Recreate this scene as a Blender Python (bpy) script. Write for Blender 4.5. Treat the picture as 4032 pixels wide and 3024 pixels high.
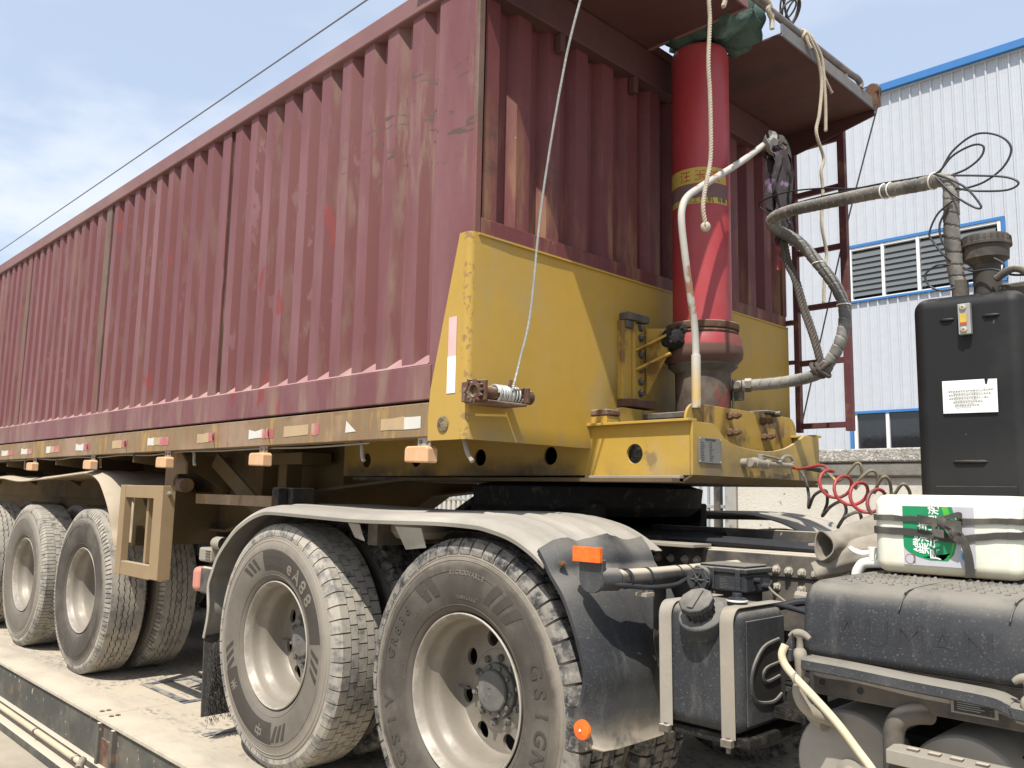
import bpy, math, random
from mathutils import Vector, Matrix
from math import sin, cos, pi, radians, sqrt, atan2

random.seed(7)
sc = bpy.context.scene
for o in list(bpy.data.objects):
    bpy.data.objects.remove(o)
COL = sc.collection

# ------------------------------------------------------------------ camera
cam_d = bpy.data.cameras.new('camera')
cam = bpy.data.objects.new('camera', cam_d)
COL.objects.link(cam)
f_ = Vector((-0.70726769, 0.69508396, 0.1289601))
r_ = Vector((0.70256478, 0.71136804, 0.01892725))
u_ = Vector((0.07858207, -0.10398946, 0.99146914))
cam.matrix_world = Matrix(((r_.x, u_.x, -f_.x, 0), (r_.y, u_.y, -f_.y, 0), (r_.z, u_.z, -f_.z, 1.25), (0, 0, 0, 1)))
cam_d.sensor_width = 36
cam_d.lens = 36 * 3324.0 / 4032
cam_d.clip_start = 0.05
cam_d.clip_end = 2000
sc.camera = cam

# ------------------------------------------------------------------ sky, sun, exposure
SUN = Vector((0.25, -0.53, 1.0)).normalized()
elev = math.asin(SUN.z)
w = bpy.data.worlds.new('World')
sc.world = w
w.use_nodes = True
nt = w.node_tree
nt.nodes.clear()
N = nt.nodes.new
L = nt.links.new
wo = N('ShaderNodeOutputWorld')
bg = N('ShaderNodeBackground')
sky = N('ShaderNodeTexSky')
sky.sky_type = 'NISHITA'
sky.sun_disc = False
sky.sun_elevation = elev
sky.sun_rotation = atan2(SUN.x, SUN.y)
sky.air_density = 1.2
sky.dust_density = 2.5
sky.ozone_density = 1.5
bg.inputs[1].default_value = 0.122
tc = N('ShaderNodeTexCoord')
mp = N('ShaderNodeMapping')
mp.inputs['Scale'].default_value = (1, 1, 2.2)
L(tc.outputs['Generated'], mp.inputs[0])
nz = N('ShaderNodeTexNoise')
mp.inputs['Location'].default_value = (5.40, 2.84, 1.32)
nz.inputs['Scale'].default_value = 4.0
nz.inputs['Detail'].default_value = 9
nz.inputs['Roughness'].default_value = 0.52
L(mp.outputs[0], nz.inputs[0])
mr = N('ShaderNodeMapRange')
mr.interpolation_type = 'SMOOTHSTEP'
mr.inputs[1].default_value = 0.43
mr.inputs[2].default_value = 0.66
mr.inputs[4].default_value = 0.65
L(nz.outputs[0], mr.inputs[0])
sep = N('ShaderNodeSeparateXYZ')
L(tc.outputs['Generated'], sep.inputs[0])
mz = N('ShaderNodeMapRange')          # fair-weather cloud stays low over the horizon
mz.inputs[1].default_value = 0.62
mz.inputs[2].default_value = 0.25
L(sep.outputs[2], mz.inputs[0])
mul = N('ShaderNodeMath')
mul.operation = 'MULTIPLY'
L(mr.outputs[0], mul.inputs[0])
L(mz.outputs[0], mul.inputs[1])
hz = N('ShaderNodeMix')               # even summer haze over the whole sky
hz.data_type = 'RGBA'
hz.inputs[0].default_value = 0.6
hz.inputs[7].default_value = (4.6, 5.35, 6.6, 1)
L(sky.outputs[0], hz.inputs[6])
cm = N('ShaderNodeMix')
cm.data_type = 'RGBA'
cm.inputs[7].default_value = (6.6, 6.8, 7.2, 1)
L(mul.outputs[0], cm.inputs[0])
L(hz.outputs[2], cm.inputs[6])
L(cm.outputs[2], bg.inputs[0])
L(bg.outputs[0], wo.inputs[0])
sd = bpy.data.lights.new('sun', 'SUN')
sd.energy = 5.0
sd.angle = radians(0.53)
sd.color = (1, 0.955, 0.88)
so = bpy.data.objects.new('sun', sd)
COL.objects.link(so)
so.rotation_euler = (-SUN).to_track_quat('-Z', 'Y').to_euler()
so.location = (5, -8, 20)
sc.view_settings.view_transform = 'Standard'
sc.view_settings.look = 'None'
sc.view_settings.gamma = 1
sc.view_settings.use_curve_mapping = False
sc.view_settings.exposure = 0.45
sc.render.engine = 'CYCLES'
sc.cycles.max_bounces = 8

# ------------------------------------------------------------------ materials
MATS = {}


def M(name, base, rough=0.6, metal=0.0, var=0.12, vs=4.0, layers=(), bump=None, spec=0.3, trans=0.0):
    m = bpy.data.materials.new(name)
    m.use_nodes = True
    t = m.node_tree
    t.nodes.clear()
    n = t.nodes.new
    l = t.links.new
    out = n('ShaderNodeOutputMaterial')
    b = n('ShaderNodeBsdfPrincipled')
    l(b.outputs[0], out.inputs[0])
    b.inputs['Metallic'].default_value = metal
    b.inputs['Specular IOR Level'].default_value = spec
    if trans:
        b.inputs['Transmission Weight'].default_value = trans
    c = n('ShaderNodeTexCoord')
    co = c.outputs['Object']
    geo = n('ShaderNodeNewGeometry')
    sp = n('ShaderNodeSeparateXYZ')
    l(co, sp.inputs[0])

    def noise(scale, st=(1, 1, 1), detail=6, rg=0.62, off=0.0):
        mpn = n('ShaderNodeMapping')
        mpn.inputs['Scale'].default_value = st
        mpn.inputs['Location'].default_value = (off, off * 1.7, off * 0.6)
        l(co, mpn.inputs[0])
        x = n('ShaderNodeTexNoise')
        x.inputs['Scale'].default_value = scale
        x.inputs['Detail'].default_value = detail
        x.inputs['Roughness'].default_value = rg
        l(mpn.outputs[0], x.inputs[0])
        return x.outputs[0]

    def rng(s, lo, hi, smooth=False):
        x = n('ShaderNodeMapRange')
        if smooth:
            x.interpolation_type = 'SMOOTHSTEP'
        x.inputs[1].default_value = lo
        x.inputs[2].default_value = hi
        l(s, x.inputs[0])
        return x.outputs[0]

    def mth(op, a, bb):
        x = n('ShaderNodeMath')
        x.operation = op
        for i, q in enumerate((a, bb)):
            if isinstance(q, (int, float)):
                x.inputs[i].default_value = q
            else:
                l(q, x.inputs[i])
        return x.outputs[0]

    def mix(fac, a, bb):
        x = n('ShaderNodeMix')
        x.data_type = 'RGBA'
        l(fac, x.inputs[0])
        for i, q in ((6, a), (7, bb)):
            if isinstance(q, tuple):
                x.inputs[i].default_value = (*q[:3], 1)
            else:
                l(q, x.inputs[i])
        return x.outputs[2]

    v0 = rng(noise(vs), 0.3, 0.7)
    col = mix(v0, tuple(x * (1 - var) for x in base), tuple(min(1, x * (1 + var)) for x in base))
    fine = rng(noise(vs * 14, detail=3), 0.3, 0.7)
    col = mix(mth('MULTIPLY', fine, 0.35), col, tuple(x * 0.82 for x in base))
    rv = None
    k = 0
    for ly in layers:
        k += 1
        fac = None

        def mul_(a, bb):
            return bb if a is None else mth('MULTIPLY', a, bb)
        if 'n' in ly:
            s, lo, hi = ly['n']
            fac = mul_(fac, rng(noise(s, ly.get('st', (1, 1, 1)), off=k * 3.1, rg=ly.get('rg', 0.62)), lo, hi, True))
        if 'n2' in ly:
            s, lo, hi = ly['n2']
            fac = mul_(fac, rng(noise(s, off=k * 5.7), lo, hi, True))
        if 'up' in ly:
            s3 = n('ShaderNodeSeparateXYZ')
            l(geo.outputs['Normal'], s3.inputs[0])
            fac = mul_(fac, rng(s3.outputs[2], *ly['up'], True))
        if 'nx' in ly:
            s3 = n('ShaderNodeSeparateXYZ')
            l(geo.outputs['Normal'], s3.inputs[0])
            fac = mul_(fac, rng(s3.outputs[0], *ly['nx'], True))
        for ax in 'xyz':
            if ax in ly:
                wob = mth('MULTIPLY', mth('SUBTRACT', noise(5, off=9 + k), 0.5), ly.get('wob', 0.12))
                fac = mul_(fac, rng(mth('ADD', sp.outputs['xyz'.index(ax)], wob), *ly[ax], True))
        if 'x2' in ly:
            fac = mul_(fac, rng(sp.outputs[0], *ly['x2'], True))
        if 'z2' in ly:
            fac = mul_(fac, rng(sp.outputs[2], *ly['z2'], True))
        if 'r' in ly:
            rr = mth('SQRT', mth('ADD', mth('MULTIPLY', sp.outputs[0], sp.outputs[0]), mth('MULTIPLY', sp.outputs[2], sp.outputs[2])), 0)
            wob = mth('MULTIPLY', mth('SUBTRACT', noise(14, off=2 + k), 0.5), 0.05)
            fac = mul_(fac, rng(mth('ADD', rr, wob), *ly['r'], True))
        kk = ly.get('k', 1.0)
        fac = mth('MULTIPLY', fac, kk) if kk != 1 else fac
        col = mix(fac, col, ly['c'])
        if 'rough' in ly:
            if rv is None:
                vn = n('ShaderNodeValue')
                vn.outputs[0].default_value = rough
                rv = vn.outputs[0]
            d = mth('MULTIPLY', mth('SUBTRACT', ly['rough'], rv), fac)
            rv = mth('ADD', rv, d)
    l(col, b.inputs['Base Color'])
    rn = mth('MULTIPLY', mth('SUBTRACT', noise(vs * 3, off=4), 0.5), 0.25)
    r2 = mth('ADD', rn, rough if rv is None else rv)
    l(r2, b.inputs['Roughness'])
    if bump:
        bs = n('ShaderNodeBump')
        bs.inputs['Strength'].default_value = bump[1]
        bs.inputs['Distance'].default_value = bump[2] if len(bump) > 2 else 0.004
        l(noise(bump[0], detail=5), bs.inputs['Height'])
        l(bs.outputs[0], b.inputs['Normal'])
    MATS[name] = m
    return m


DUST = (0.50, 0.435, 0.345)
TAN = (0.40, 0.315, 0.20)
M('red', (0.152, 0.058, 0.062), 0.6, var=0.08, vs=2.2, bump=(9, 0.08, 0.004), layers=[
    dict(c=(0.215, 0.108, 0.112), n=(2.5, 0.40, 0.72), st=(1, 1, 0.25), k=0.75),
    dict(c=(0.125, 0.040, 0.038), nx=(0.2, 0.5), n=(7, 0.36, 0.40), st=(1.5, 1.5, 0.6), k=0.9), dict(c=(0.15, 0.095, 0.07), nx=(0.2, 0.5), n=(5, 0.54, 0.62), st=(1.5, 1.5, 0.4), k=0.45),
    dict(c=(0.19, 0.036, 0.033), n=(6, 0.655, 0.67), st=(1, 1, 0.4), k=0.85),
    dict(c=(0.24, 0.16, 0.125), n=(1.6, 0.52, 0.72), st=(2.5, 2.5, 0.4), k=0.45),
    dict(c=(0.25, 0.185, 0.13), n=(4, 0.45, 0.66), st=(2, 2, 0.35), z=(1.9, 1.6), k=0.55),
    dict(c=(0.20, 0.135, 0.10), x=(-3.5, -3.0), z=(2.3, 2.55), z2=(3.0, 2.85), n=(5, 0.50, 0.62), st=(3, 3, 0.5), k=0.6),
    dict(c=(0.085, 0.058, 0.045), x=(-3.5, -2.9), z=(2.45, 2.62), z2=(3.05, 2.9), n=(13, 0.60, 0.615), st=(0.6, 0.6, 2.4), k=0.9),
    dict(c=(0.10, 0.06, 0.05), n=(26, 0.7, 0.73), st=(0.5, 0.5, 1.6), k=0.8)])
M('red_ledge', (0.30, 0.165, 0.165), 0.8, var=0.1, vs=6, layers=[dict(c=(0.33, 0.26, 0.2), n=(5, 0.5, 0.7), k=0.6)])
M('red_post', (0.145, 0.098, 0.078), 0.7, var=0.2, vs=6, layers=[dict(c=(0.10, 0.068, 0.045), n=(5, 0.45, 0.65), st=(1, 1, 0.3)), dict(c=(0.19, 0.065, 0.065), n=(3, 0.5, 0.6), st=(1, 1, 0.4), k=0.8)], bump=(30, 0.4, 0.004))
M('red_rail', (0.195, 0.100, 0.096), 0.6, var=0.14, vs=2, layers=[
    dict(c=(0.10, 0.06, 0.05), n=(12, 0.68, 0.72)), dict(c=(0.33, 0.10, 0.06), n=(5, 0.70, 0.73), k=0.7), dict(c=(0.23, 0.155, 0.125), n=(2, 0.5, 0.7), st=(0.6, 1, 2), k=0.5)])
M('red_shaded', (0.128, 0.037, 0.037), 0.55, var=0.15, vs=3, layers=[  # same maroon as the sides with shade put into the colour, plus stains
    dict(c=(0.25, 0.14, 0.07), n=(3, 0.48, 0.66), st=(3, 3, 0.5), z=(3.0, 2.3), k=0.7),
    dict(c=(0.05, 0.035, 0.03), n=(4, 0.58, 0.7), k=0.6), dict(c=(0.45, 0.35, 0.28), n=(40, 0.72, 0.75), k=0.8)], bump=(14, 0.08, 0.004))
M('seam', (0.05, 0.034, 0.022), 0.9, var=0.3, vs=8, bump=(50, 0.6, 0.006), layers=[dict(c=(0.12, 0.085, 0.05), n=(6, 0.5, 0.66), st=(1, 1, 0.4))])
M('canopy', (0.085, 0.036, 0.034), 0.7, var=0.15, vs=2, layers=[dict(c=(0.045, 0.03, 0.028), n=(3, 0.5, 0.7), k=0.7), dict(c=(0.13, 0.07, 0.055), n=(1.5, 0.5, 0.75), k=0.5)])  # red darkened further, so the shade under the canopy sits in the colour
M('rust', (0.105, 0.055, 0.035), 0.85, var=0.3, vs=9, bump=(60, 0.6, 0.004), layers=[dict(c=(0.17, 0.115, 0.08), n=(7, 0.5, 0.65)), dict(c=DUST, up=(0.3, 0.9), n=(6, 0.35, 0.6), k=0.5)])
M('cylinder_red', (0.33, 0.034, 0.039), 0.42, var=0.1, vs=2, spec=0.5, layers=[
    dict(c=(0.30, 0.07, 0.07), n=(2, 0.42, 0.66), k=0.6, rough=0.6), dict(c=(0.12, 0.09, 0.09), n=(11, 0.66, 0.69), k=0.8),
    dict(c=(0.085, 0.05, 0.035), z=(1.912, 1.896), wob=0.03, k=0.95, rough=0.85), dict(c=(0.12, 0.06, 0.045), n=(6, 0.5, 0.6), z=(1.99, 1.96), k=0.7, rough=0.85), dict(c=(0.40, 0.36, 0.32), n=(38, 0.72, 0.74), k=0.7)])
M('yellow_rusty', (0.40, 0.255, 0.05), 0.6, var=0.12, vs=4, bump=(40, 0.3, 0.004), layers=[dict(c=(0.15, 0.078, 0.035), n=(6, 0.52, 0.60), st=(1, 1, 0.6), k=0.8), dict(c=(0.26, 0.26, 0.25), n=(14, 0.66, 0.68), k=0.8), dict(c=(0.05, 0.035, 0.022), n=(5, 0.50, 0.66), z=(1.60, 1.48), k=0.8), dict(c=(0.32, 0.27, 0.20), up=(0.4, 0.9), k=0.8)])
M('yellow', (0.42, 0.268, 0.050), 0.5, var=0.09, vs=1.6, bump=(7, 0.15, 0.005), layers=[
    dict(c=(0.42, 0.30, 0.10), n=(1.4, 0.4, 0.66), k=0.7), dict(c=(0.33, 0.28, 0.18), n=(3.5, 0.52, 0.72), st=(1.5, 1.5, 0.5), k=0.6),
    dict(c=(0.17, 0.125, 0.07), n=(7, 0.62, 0.72), k=0.75), dict(c=(0.13, 0.08, 0.04), n=(42, 0.70, 0.73), k=0.9),
    dict(c=(0.27, 0.27, 0.26), n=(13, 0.685, 0.70), k=0.9),
    dict(c=(0.025, 0.021, 0.016), x=(-2.28, -2.36), z=(1.43, 1.34), n=(3, 0.25, 0.55), k=0.9), dict(c=(0.20, 0.15, 0.085), z=(1.40, 1.33), n=(6, 0.4, 0.65), k=0.6), dict(c=(0.15, 0.122, 0.082), x=(-1.778, -1.765), wob=0.004, z2=(1.52, 1.37), n=(4, 0.34, 0.6), k=0.85),
    dict(c=DUST, up=(0.5, 0.95), n=(8, 0.3, 0.6), k=0.55)])
M('yellow_guard', (0.405, 0.250, 0.040), 0.5, var=0.06, vs=1.3, bump=(5, 0.04, 0.006), layers=[
    dict(c=(0.385, 0.258, 0.07), n=(1.2, 0.4, 0.66), k=0.8), dict(c=(0.32, 0.245, 0.115), n=(3, 0.5, 0.72), st=(1.5, 1.5, 0.5), k=0.6),
    dict(c=(0.28, 0.22, 0.12), z=(1.53, 1.44), n=(7, 0.42, 0.65), k=0.7),
    dict(c=(0.14, 0.09, 0.05), n=(40, 0.74, 0.76), k=0.8),
    dict(c=(0.21, 0.13, 0.07), x=(-2.290, -2.270), y=(2.012, 1.998), wob=0.004, n=(55, 0.54, 0.6), k=0.8),
    dict(c=(0.33, 0.25, 0.13), n=(2, 0.55, 0.75), k=0.5),
    dict(c=(0.055, 0.045, 0.03), y=(2.70, 2.86), z=(1.84, 1.62), n=(4, 0.3, 0.6), k=0.75)])
M('yellow_dusty', (0.205, 0.143, 0.078), 0.75, var=0.14, vs=2.5, bump=(12, 0.2, 0.004), layers=[
    dict(c=(0.38, 0.245, 0.075), n=(4, 0.5, 0.62), st=(2.2, 2.2, 0.5), k=0.6), dict(c=(0.21, 0.12, 0.065), n=(5, 0.47, 0.62), st=(4, 4, 0.4), k=0.75),
    dict(c=(0.36, 0.25, 0.20), n=(2, 0.45, 0.7), k=0.5), dict(c=(0.14, 0.07, 0.035), n=(9, 0.63, 0.72), st=(1, 1, 0.3), k=0.7),
    dict(c=(0.16, 0.09, 0.05), z=(1.565, 1.6), n=(12, 0.4, 0.6), k=0.85), dict(c=DUST, up=(0.4, 0.9), k=0.6)])
M('tan_steel', (0.27, 0.19, 0.105), 0.8, var=0.1, vs=2.5, layers=[dict(c=(0.22, 0.15, 0.085), n=(3, 0.45, 0.7), k=0.6), dict(c=(0.36, 0.30, 0.22), up=(0.4, 0.9), k=0.7)])
M('yellow_shaded', (0.115, 0.078, 0.034), 0.8, var=0.2, vs=3, layers=[  # chassis yellow darkened to carry the shade below the trailer, plus dust
    dict(c=(0.05, 0.043, 0.035), n=(2.2, 0.5, 0.72), k=0.85), dict(c=(0.14, 0.105, 0.065), n=(3, 0.45, 0.7), k=0.6), dict(c=(0.22, 0.185, 0.14), up=(0.3, 0.9), k=0.7)])
M('grease', (0.012, 0.011, 0.010), 0.75, var=0.4, vs=16, bump=(60, 1.0, 0.01), layers=[dict(c=(0.06, 0.05, 0.04), n=(20, 0.55, 0.7))])
M('rough_weld', (0.20, 0.155, 0.085), 0.85, var=0.3, vs=30, bump=(90, 1.0, 0.006), layers=[dict(c=(0.09, 0.07, 0.05), n=(30, 0.5, 0.62))])
M('ram_base', (0.062, 0.046, 0.036), 0.7, var=0.3, vs=5, bump=(30, 0.3, 0.003), layers=[dict(c=(0.20, 0.035, 0.03), n=(4, 0.56, 0.62), st=(1, 1, 0.4), k=0.8), dict(c=(0.15, 0.125, 0.095), n=(5, 0.48, 0.66), k=0.6)])
M('dark_neck', (0.05, 0.044, 0.037), 0.65, var=0.25, vs=7, layers=[dict(c=(0.13, 0.105, 0.08), n=(6, 0.5, 0.62), k=0.7), dict(c=(0.2, 0.175, 0.14), up=(0.4, 0.9), k=0.5)])
M('oily_steel', (0.085, 0.075, 0.062), 0.7, var=0.3, vs=8, bump=(40, 0.5, 0.004), layers=[dict(c=(0.20, 0.175, 0.14), n=(7, 0.45, 0.65), k=0.7), dict(c=DUST, up=(0.3, 0.9), n=(9, 0.3, 0.55), k=0.7)])
M('dark_frame', (0.042, 0.040, 0.039), 0.72, var=0.3, vs=6, bump=(28, 0.3, 0.003), layers=[
    dict(c=(0.17, 0.145, 0.115), n=(4, 0.42, 0.66), k=0.7), dict(c=(0.42, 0.40, 0.37), n=(26, 0.66, 0.70), st=(1, 1, 1), k=0.5), dict(c=DUST, up=(0.35, 0.85), k=0.8)])
M('black_plastic', (0.026, 0.0275, 0.031), 0.62, var=0.2, vs=5, bump=(240, 0.12, 0.002), layers=[
    dict(c=(0.066, 0.067, 0.067), n=(2.4, 0.38, 0.68), k=0.8), dict(c=(0.21, 0.20, 0.185), n=(190, 0.57, 0.68), k=0.35), dict(c=(0.16, 0.155, 0.145), n=(9, 0.55, 0.7), st=(1, 1, 0.35), k=0.4),
    dict(c=(0.25, 0.225, 0.185), up=(0.3, 0.95), n=(6, 0.2, 0.55), k=0.75), dict(c=(0.40, 0.34, 0.26), z=(0.62, 0.48), n=(9, 0.3, 0.6), k=0.8)])
M('black_tank', (0.0065, 0.0068, 0.0078), 0.6, var=0.2, vs=3, spec=0.35, layers=[
    dict(c=(0.022, 0.021, 0.020), n=(3, 0.5, 0.75), k=0.7), dict(c=(0.20, 0.18, 0.15), n=(42, 0.73, 0.76), k=0.8), dict(c=(0.03, 0.027, 0.023), z=(1.5, 1.3), k=0.5), dict(c=(0.22, 0.19, 0.15), up=(0.4, 0.95), n=(8, 0.4, 0.6), k=0.5)], bump=(5, 0.2, 0.006))
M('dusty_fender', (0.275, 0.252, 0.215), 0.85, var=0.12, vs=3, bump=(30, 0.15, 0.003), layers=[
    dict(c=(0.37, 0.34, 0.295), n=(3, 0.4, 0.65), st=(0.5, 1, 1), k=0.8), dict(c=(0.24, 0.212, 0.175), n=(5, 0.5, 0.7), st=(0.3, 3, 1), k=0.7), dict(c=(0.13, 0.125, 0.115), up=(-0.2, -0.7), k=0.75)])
M('trailer_fender', (0.29, 0.215, 0.13), 0.8, var=0.15, vs=3, layers=[dict(c=(0.40, 0.345, 0.27), up=(0.1, 0.8), k=0.8), dict(c=(0.33, 0.255, 0.14), n=(5, 0.5, 0.7), k=0.6), dict(c=(0.22, 0.15, 0.08), n=(3, 0.55, 0.75), k=0.6)])
M('rubber', (0.066, 0.057, 0.048), 0.85, var=0.12, vs=9, bump=(120, 0.15, 0.002), spec=0.2, layers=[
    dict(c=(0.30, 0.265, 0.215), r=(0.445, 0.485), k=0.70), dict(c=(0.16, 0.14, 0.115), n=(4, 0.45, 0.75), k=0.6),
    dict(c=(0.125, 0.11, 0.092), r=(0.33, 0.29), k=0.5)])
M('rubber_dusty', (0.135, 0.118, 0.098), 0.85, var=0.12, vs=9, bump=(120, 0.15, 0.002), spec=0.2, layers=[
    dict(c=(0.27, 0.24, 0.198), r=(0.41, 0.475), k=0.85), dict(c=(0.20, 0.178, 0.145), n=(4, 0.45, 0.75), k=0.5)])
M('tread', (0.040, 0.041, 0.043), 0.75, var=0.3, vs=20, bump=(90, 0.4, 0.003), spec=0.25, layers=[
    dict(c=(0.27, 0.245, 0.21), n=(17, 0.38, 0.60), k=0.7), dict(c=(0.30, 0.275, 0.235), n=(55, 0.52, 0.62), k=0.45)])
M('tread_pale', (0.15, 0.145, 0.135), 0.8, var=0.25, vs=14, bump=(90, 0.4, 0.003), spec=0.2, layers=[
    dict(c=(0.36, 0.325, 0.27), n=(19, 0.30, 0.54), k=0.85), dict(c=(0.13, 0.135, 0.15), n=(4, 0.5, 0.7), k=0.5)])
M('tread_groove', (0.10, 0.09, 0.075), 0.9, var=0.2, vs=14)
M('tyre_panel', (0.052, 0.045, 0.038), 0.75, var=0.12, vs=12, spec=0.25)
M('tyre_letter', (0.17, 0.148, 0.12), 0.85, var=0.12, vs=20)
M('tyre_letter_dark', (0.055, 0.048, 0.041), 0.75, var=0.1, vs=20)
M('rim', (0.245, 0.218, 0.178), 0.42, 0.15, var=0.14, vs=5, spec=0.45, bump=(14, 0.1, 0.003), layers=[
    dict(c=(0.19, 0.165, 0.132), n=(4, 0.42, 0.66), k=0.7, rough=0.8), dict(c=(0.17, 0.11, 0.07), n=(16, 0.66, 0.72), k=0.6, rough=0.9), dict(c=(0.44, 0.40, 0.34), r=(0.270, 0.284), k=0.6)])
M('hub', (0.112, 0.108, 0.098), 0.75, var=0.15, vs=9, layers=[dict(c=(0.22, 0.205, 0.18), n=(8, 0.45, 0.65), k=0.6)])
M('strap_steel', (0.27, 0.243, 0.20), 0.7, var=0.15, vs=6, layers=[dict(c=(0.27, 0.23, 0.17), n=(5, 0.5, 0.7), st=(1, 1, 0.3), k=0.7)])
M('bolt', (0.36, 0.325, 0.26), 0.75, var=0.2, vs=20)
M('rusty_bolt', (0.125, 0.07, 0.042), 0.85, var=0.3, vs=30, bump=(90, 0.4, 0.002))
M('galv', (0.36, 0.35, 0.33), 0.5, 0.5, var=0.2, vs=12, layers=[dict(c=(0.30, 0.24, 0.17), n=(8, 0.5, 0.65))])
M('pipe_grey', (0.43, 0.41, 0.37), 0.7, var=0.14, vs=8, layers=[dict(c=(0.28, 0.16, 0.10), n=(7, 0.57, 0.62), st=(1, 1, 0.6)), dict(c=(0.50, 0.33, 0.08), z=(1.82, 1.64), n=(7, 0.4, 0.55), k=0.8), dict(c=(0.30, 0.09, 0.07), n=(15, 0.64, 0.67), z=(2.1, 2.3))])
M('hose_wrap', (0.115, 0.11, 0.10), 0.6, var=0.2, vs=8, layers=[dict(c=(0.33, 0.31, 0.27), n=(5, 0.4, 0.65), k=0.6), dict(c=(0.36, 0.33, 0.28), up=(0.2, 0.95), k=0.6)])
M('black_cable', (0.03, 0.031, 0.034), 0.5, var=0.2, vs=9)
M('rope', (0.40, 0.35, 0.27), 0.9, var=0.15, vs=20)
M('rope_dirty', (0.085, 0.074, 0.062), 0.9, var=0.25, vs=16, bump=(90, 0.6, 0.004))
M('wire_rope', (0.42, 0.425, 0.40), 0.5, 0.4, var=0.15, vs=30)
M('wire_dark', (0.16, 0.155, 0.16), 0.6, 0.2, var=0.15, vs=30)
M('line_red', (0.33, 0.05, 0.05), 0.5, var=0.12, vs=9, layers=[dict(c=(0.10, 0.065, 0.06), n=(9, 0.5, 0.62), k=0.85)])
M('line_yellow', (0.20, 0.175, 0.13), 0.6, var=0.15, vs=9, layers=[dict(c=(0.52, 0.37, 0.07), n=(8, 0.52, 0.6), k=0.85)])
M('line_black', (0.05, 0.048, 0.047), 0.6, var=0.2, vs=9, layers=[dict(c=(0.28, 0.26, 0.22), n=(9, 0.5, 0.66), k=0.7)])
M('hose_tan', (0.55, 0.47, 0.32), 0.7, var=0.1, vs=12)
M('white_tape', (0.55, 0.53, 0.48), 0.4, var=0.06, vs=8, layers=[dict(c=TAN, n=(9, 0.55, 0.7), k=0.7)])
M('pink_tape', (0.40, 0.12, 0.12), 0.45, var=0.1, vs=8, layers=[dict(c=TAN, n=(9, 0.52, 0.7), k=0.7)])
M('pale_pink_tape', (0.62, 0.40, 0.38), 0.45, var=0.08, vs=8)
M('tan_tape', (0.40, 0.29, 0.17), 0.7, var=0.12, vs=8)
M('amber_dusty', (0.55, 0.315, 0.165), 0.7, var=0.1, vs=14, layers=[dict(c=(0.58, 0.42, 0.28), n=(8, 0.4, 0.7), k=0.7)])
M('orange', (0.75, 0.115, 0.015), 0.25, var=0.06, vs=9, spec=0.5, layers=[dict(c=(0.85, 0.24, 0.02), n=(16, 0.4, 0.7), k=0.6)])
M('lamp_red', (0.48, 0.20, 0.15), 0.6, var=0.1, vs=9)
M('plate_metal', (0.20, 0.20, 0.19), 0.55, 0.2, var=0.15, vs=30)
M('ink', (0.06, 0.06, 0.06), 0.7, var=0.05)
M('ink_grey', (0.30, 0.30, 0.29), 0.7, var=0.05)
M('ink_red', (0.42, 0.07, 0.035), 0.7, var=0.1)
M('band_yellow', (0.46, 0.335, 0.075), 0.6, var=0.15, vs=12, layers=[dict(c=(0.15, 0.12, 0.07), n=(8, 0.55, 0.68), st=(1, 1, 0.5), k=0.75)])
M('band_worn', (0.15, 0.09, 0.09), 0.75, var=0.2, vs=14)
M('can', (0.66, 0.665, 0.56), 0.38, var=0.05, vs=3, spec=0.45, layers=[dict(c=(0.80, 0.76, 0.66), z=(1.20, 1.225), wob=0.01, k=0.9), dict(c=(0.60, 0.52, 0.34), n=(5, 0.5, 0.72), k=0.45), dict(c=(0.55, 0.49, 0.34), z=(1.11, 1.06), k=0.7)])
M('white_plastic', (0.78, 0.75, 0.68), 0.45, var=0.05)
M('label_grey', (0.46, 0.45, 0.47), 0.45, var=0.05)
M('label_green', (0.015, 0.235, 0.095), 0.35, var=0.08)
M('label_lime', (0.10, 0.42, 0.05), 0.35, var=0.1)
M('label_dark', (0.10, 0.12, 0.12), 0.4, var=0.05)
M('label_blue', (0.10, 0.38, 0.66), 0.4, var=0.05)
M('label_white', (0.75, 0.76, 0.72), 0.45, var=0.03)
M('strap_rubber', (0.055, 0.051, 0.045), 0.8, var=0.2, vs=14, layers=[dict(c=(0.13, 0.118, 0.098), n=(8, 0.45, 0.65), k=0.7)])
M('duct', (0.21, 0.185, 0.15), 0.85, var=0.15, vs=8, layers=[dict(c=(0.36, 0.32, 0.255), n=(5, 0.4, 0.65), k=0.6)])
M('tarp', (0.045, 0.075, 0.062), 0.75, var=0.3, vs=5, bump=(20, 0.6, 0.02), layers=[dict(c=(0.10, 0.17, 0.14), n=(4, 0.5, 0.7), k=0.7)])
M('rag', (0.045, 0.038, 0.042), 0.9, var=0.35, vs=14, layers=[dict(c=(0.20, 0.14, 0.22), n=(9, 0.57, 0.63), k=0.8)])
M('strip_grey', (0.30, 0.285, 0.25), 0.75, var=0.15, vs=10)
M('ladder_red', (0.105, 0.036, 0.038), 0.65, var=0.2, vs=7, layers=[dict(c=(0.20, 0.11, 0.07), n=(6, 0.5, 0.68))])
M('rail_grey', (0.155, 0.15, 0.15), 0.6, var=0.2, vs=9, layers=[dict(c=(0.27, 0.20, 0.17), n=(5, 0.5, 0.66), k=0.7)])
M('factory', (0.47, 0.495, 0.53), 0.42, 0.1, var=0.03, vs=0.5, spec=0.5, layers=[dict(c=(0.40, 0.40, 0.395), n=(0.9, 0.55, 0.8), st=(1.5, 1, 0.2), k=0.4)])
M('factory_blue', (0.045, 0.165, 0.40), 0.45, var=0.06, vs=3)
M('frame_white', (0.68, 0.69, 0.69), 0.45, var=0.04)
M('louver', (0.125, 0.135, 0.137), 0.22, var=0.06, vs=2, spec=0.6)
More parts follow.
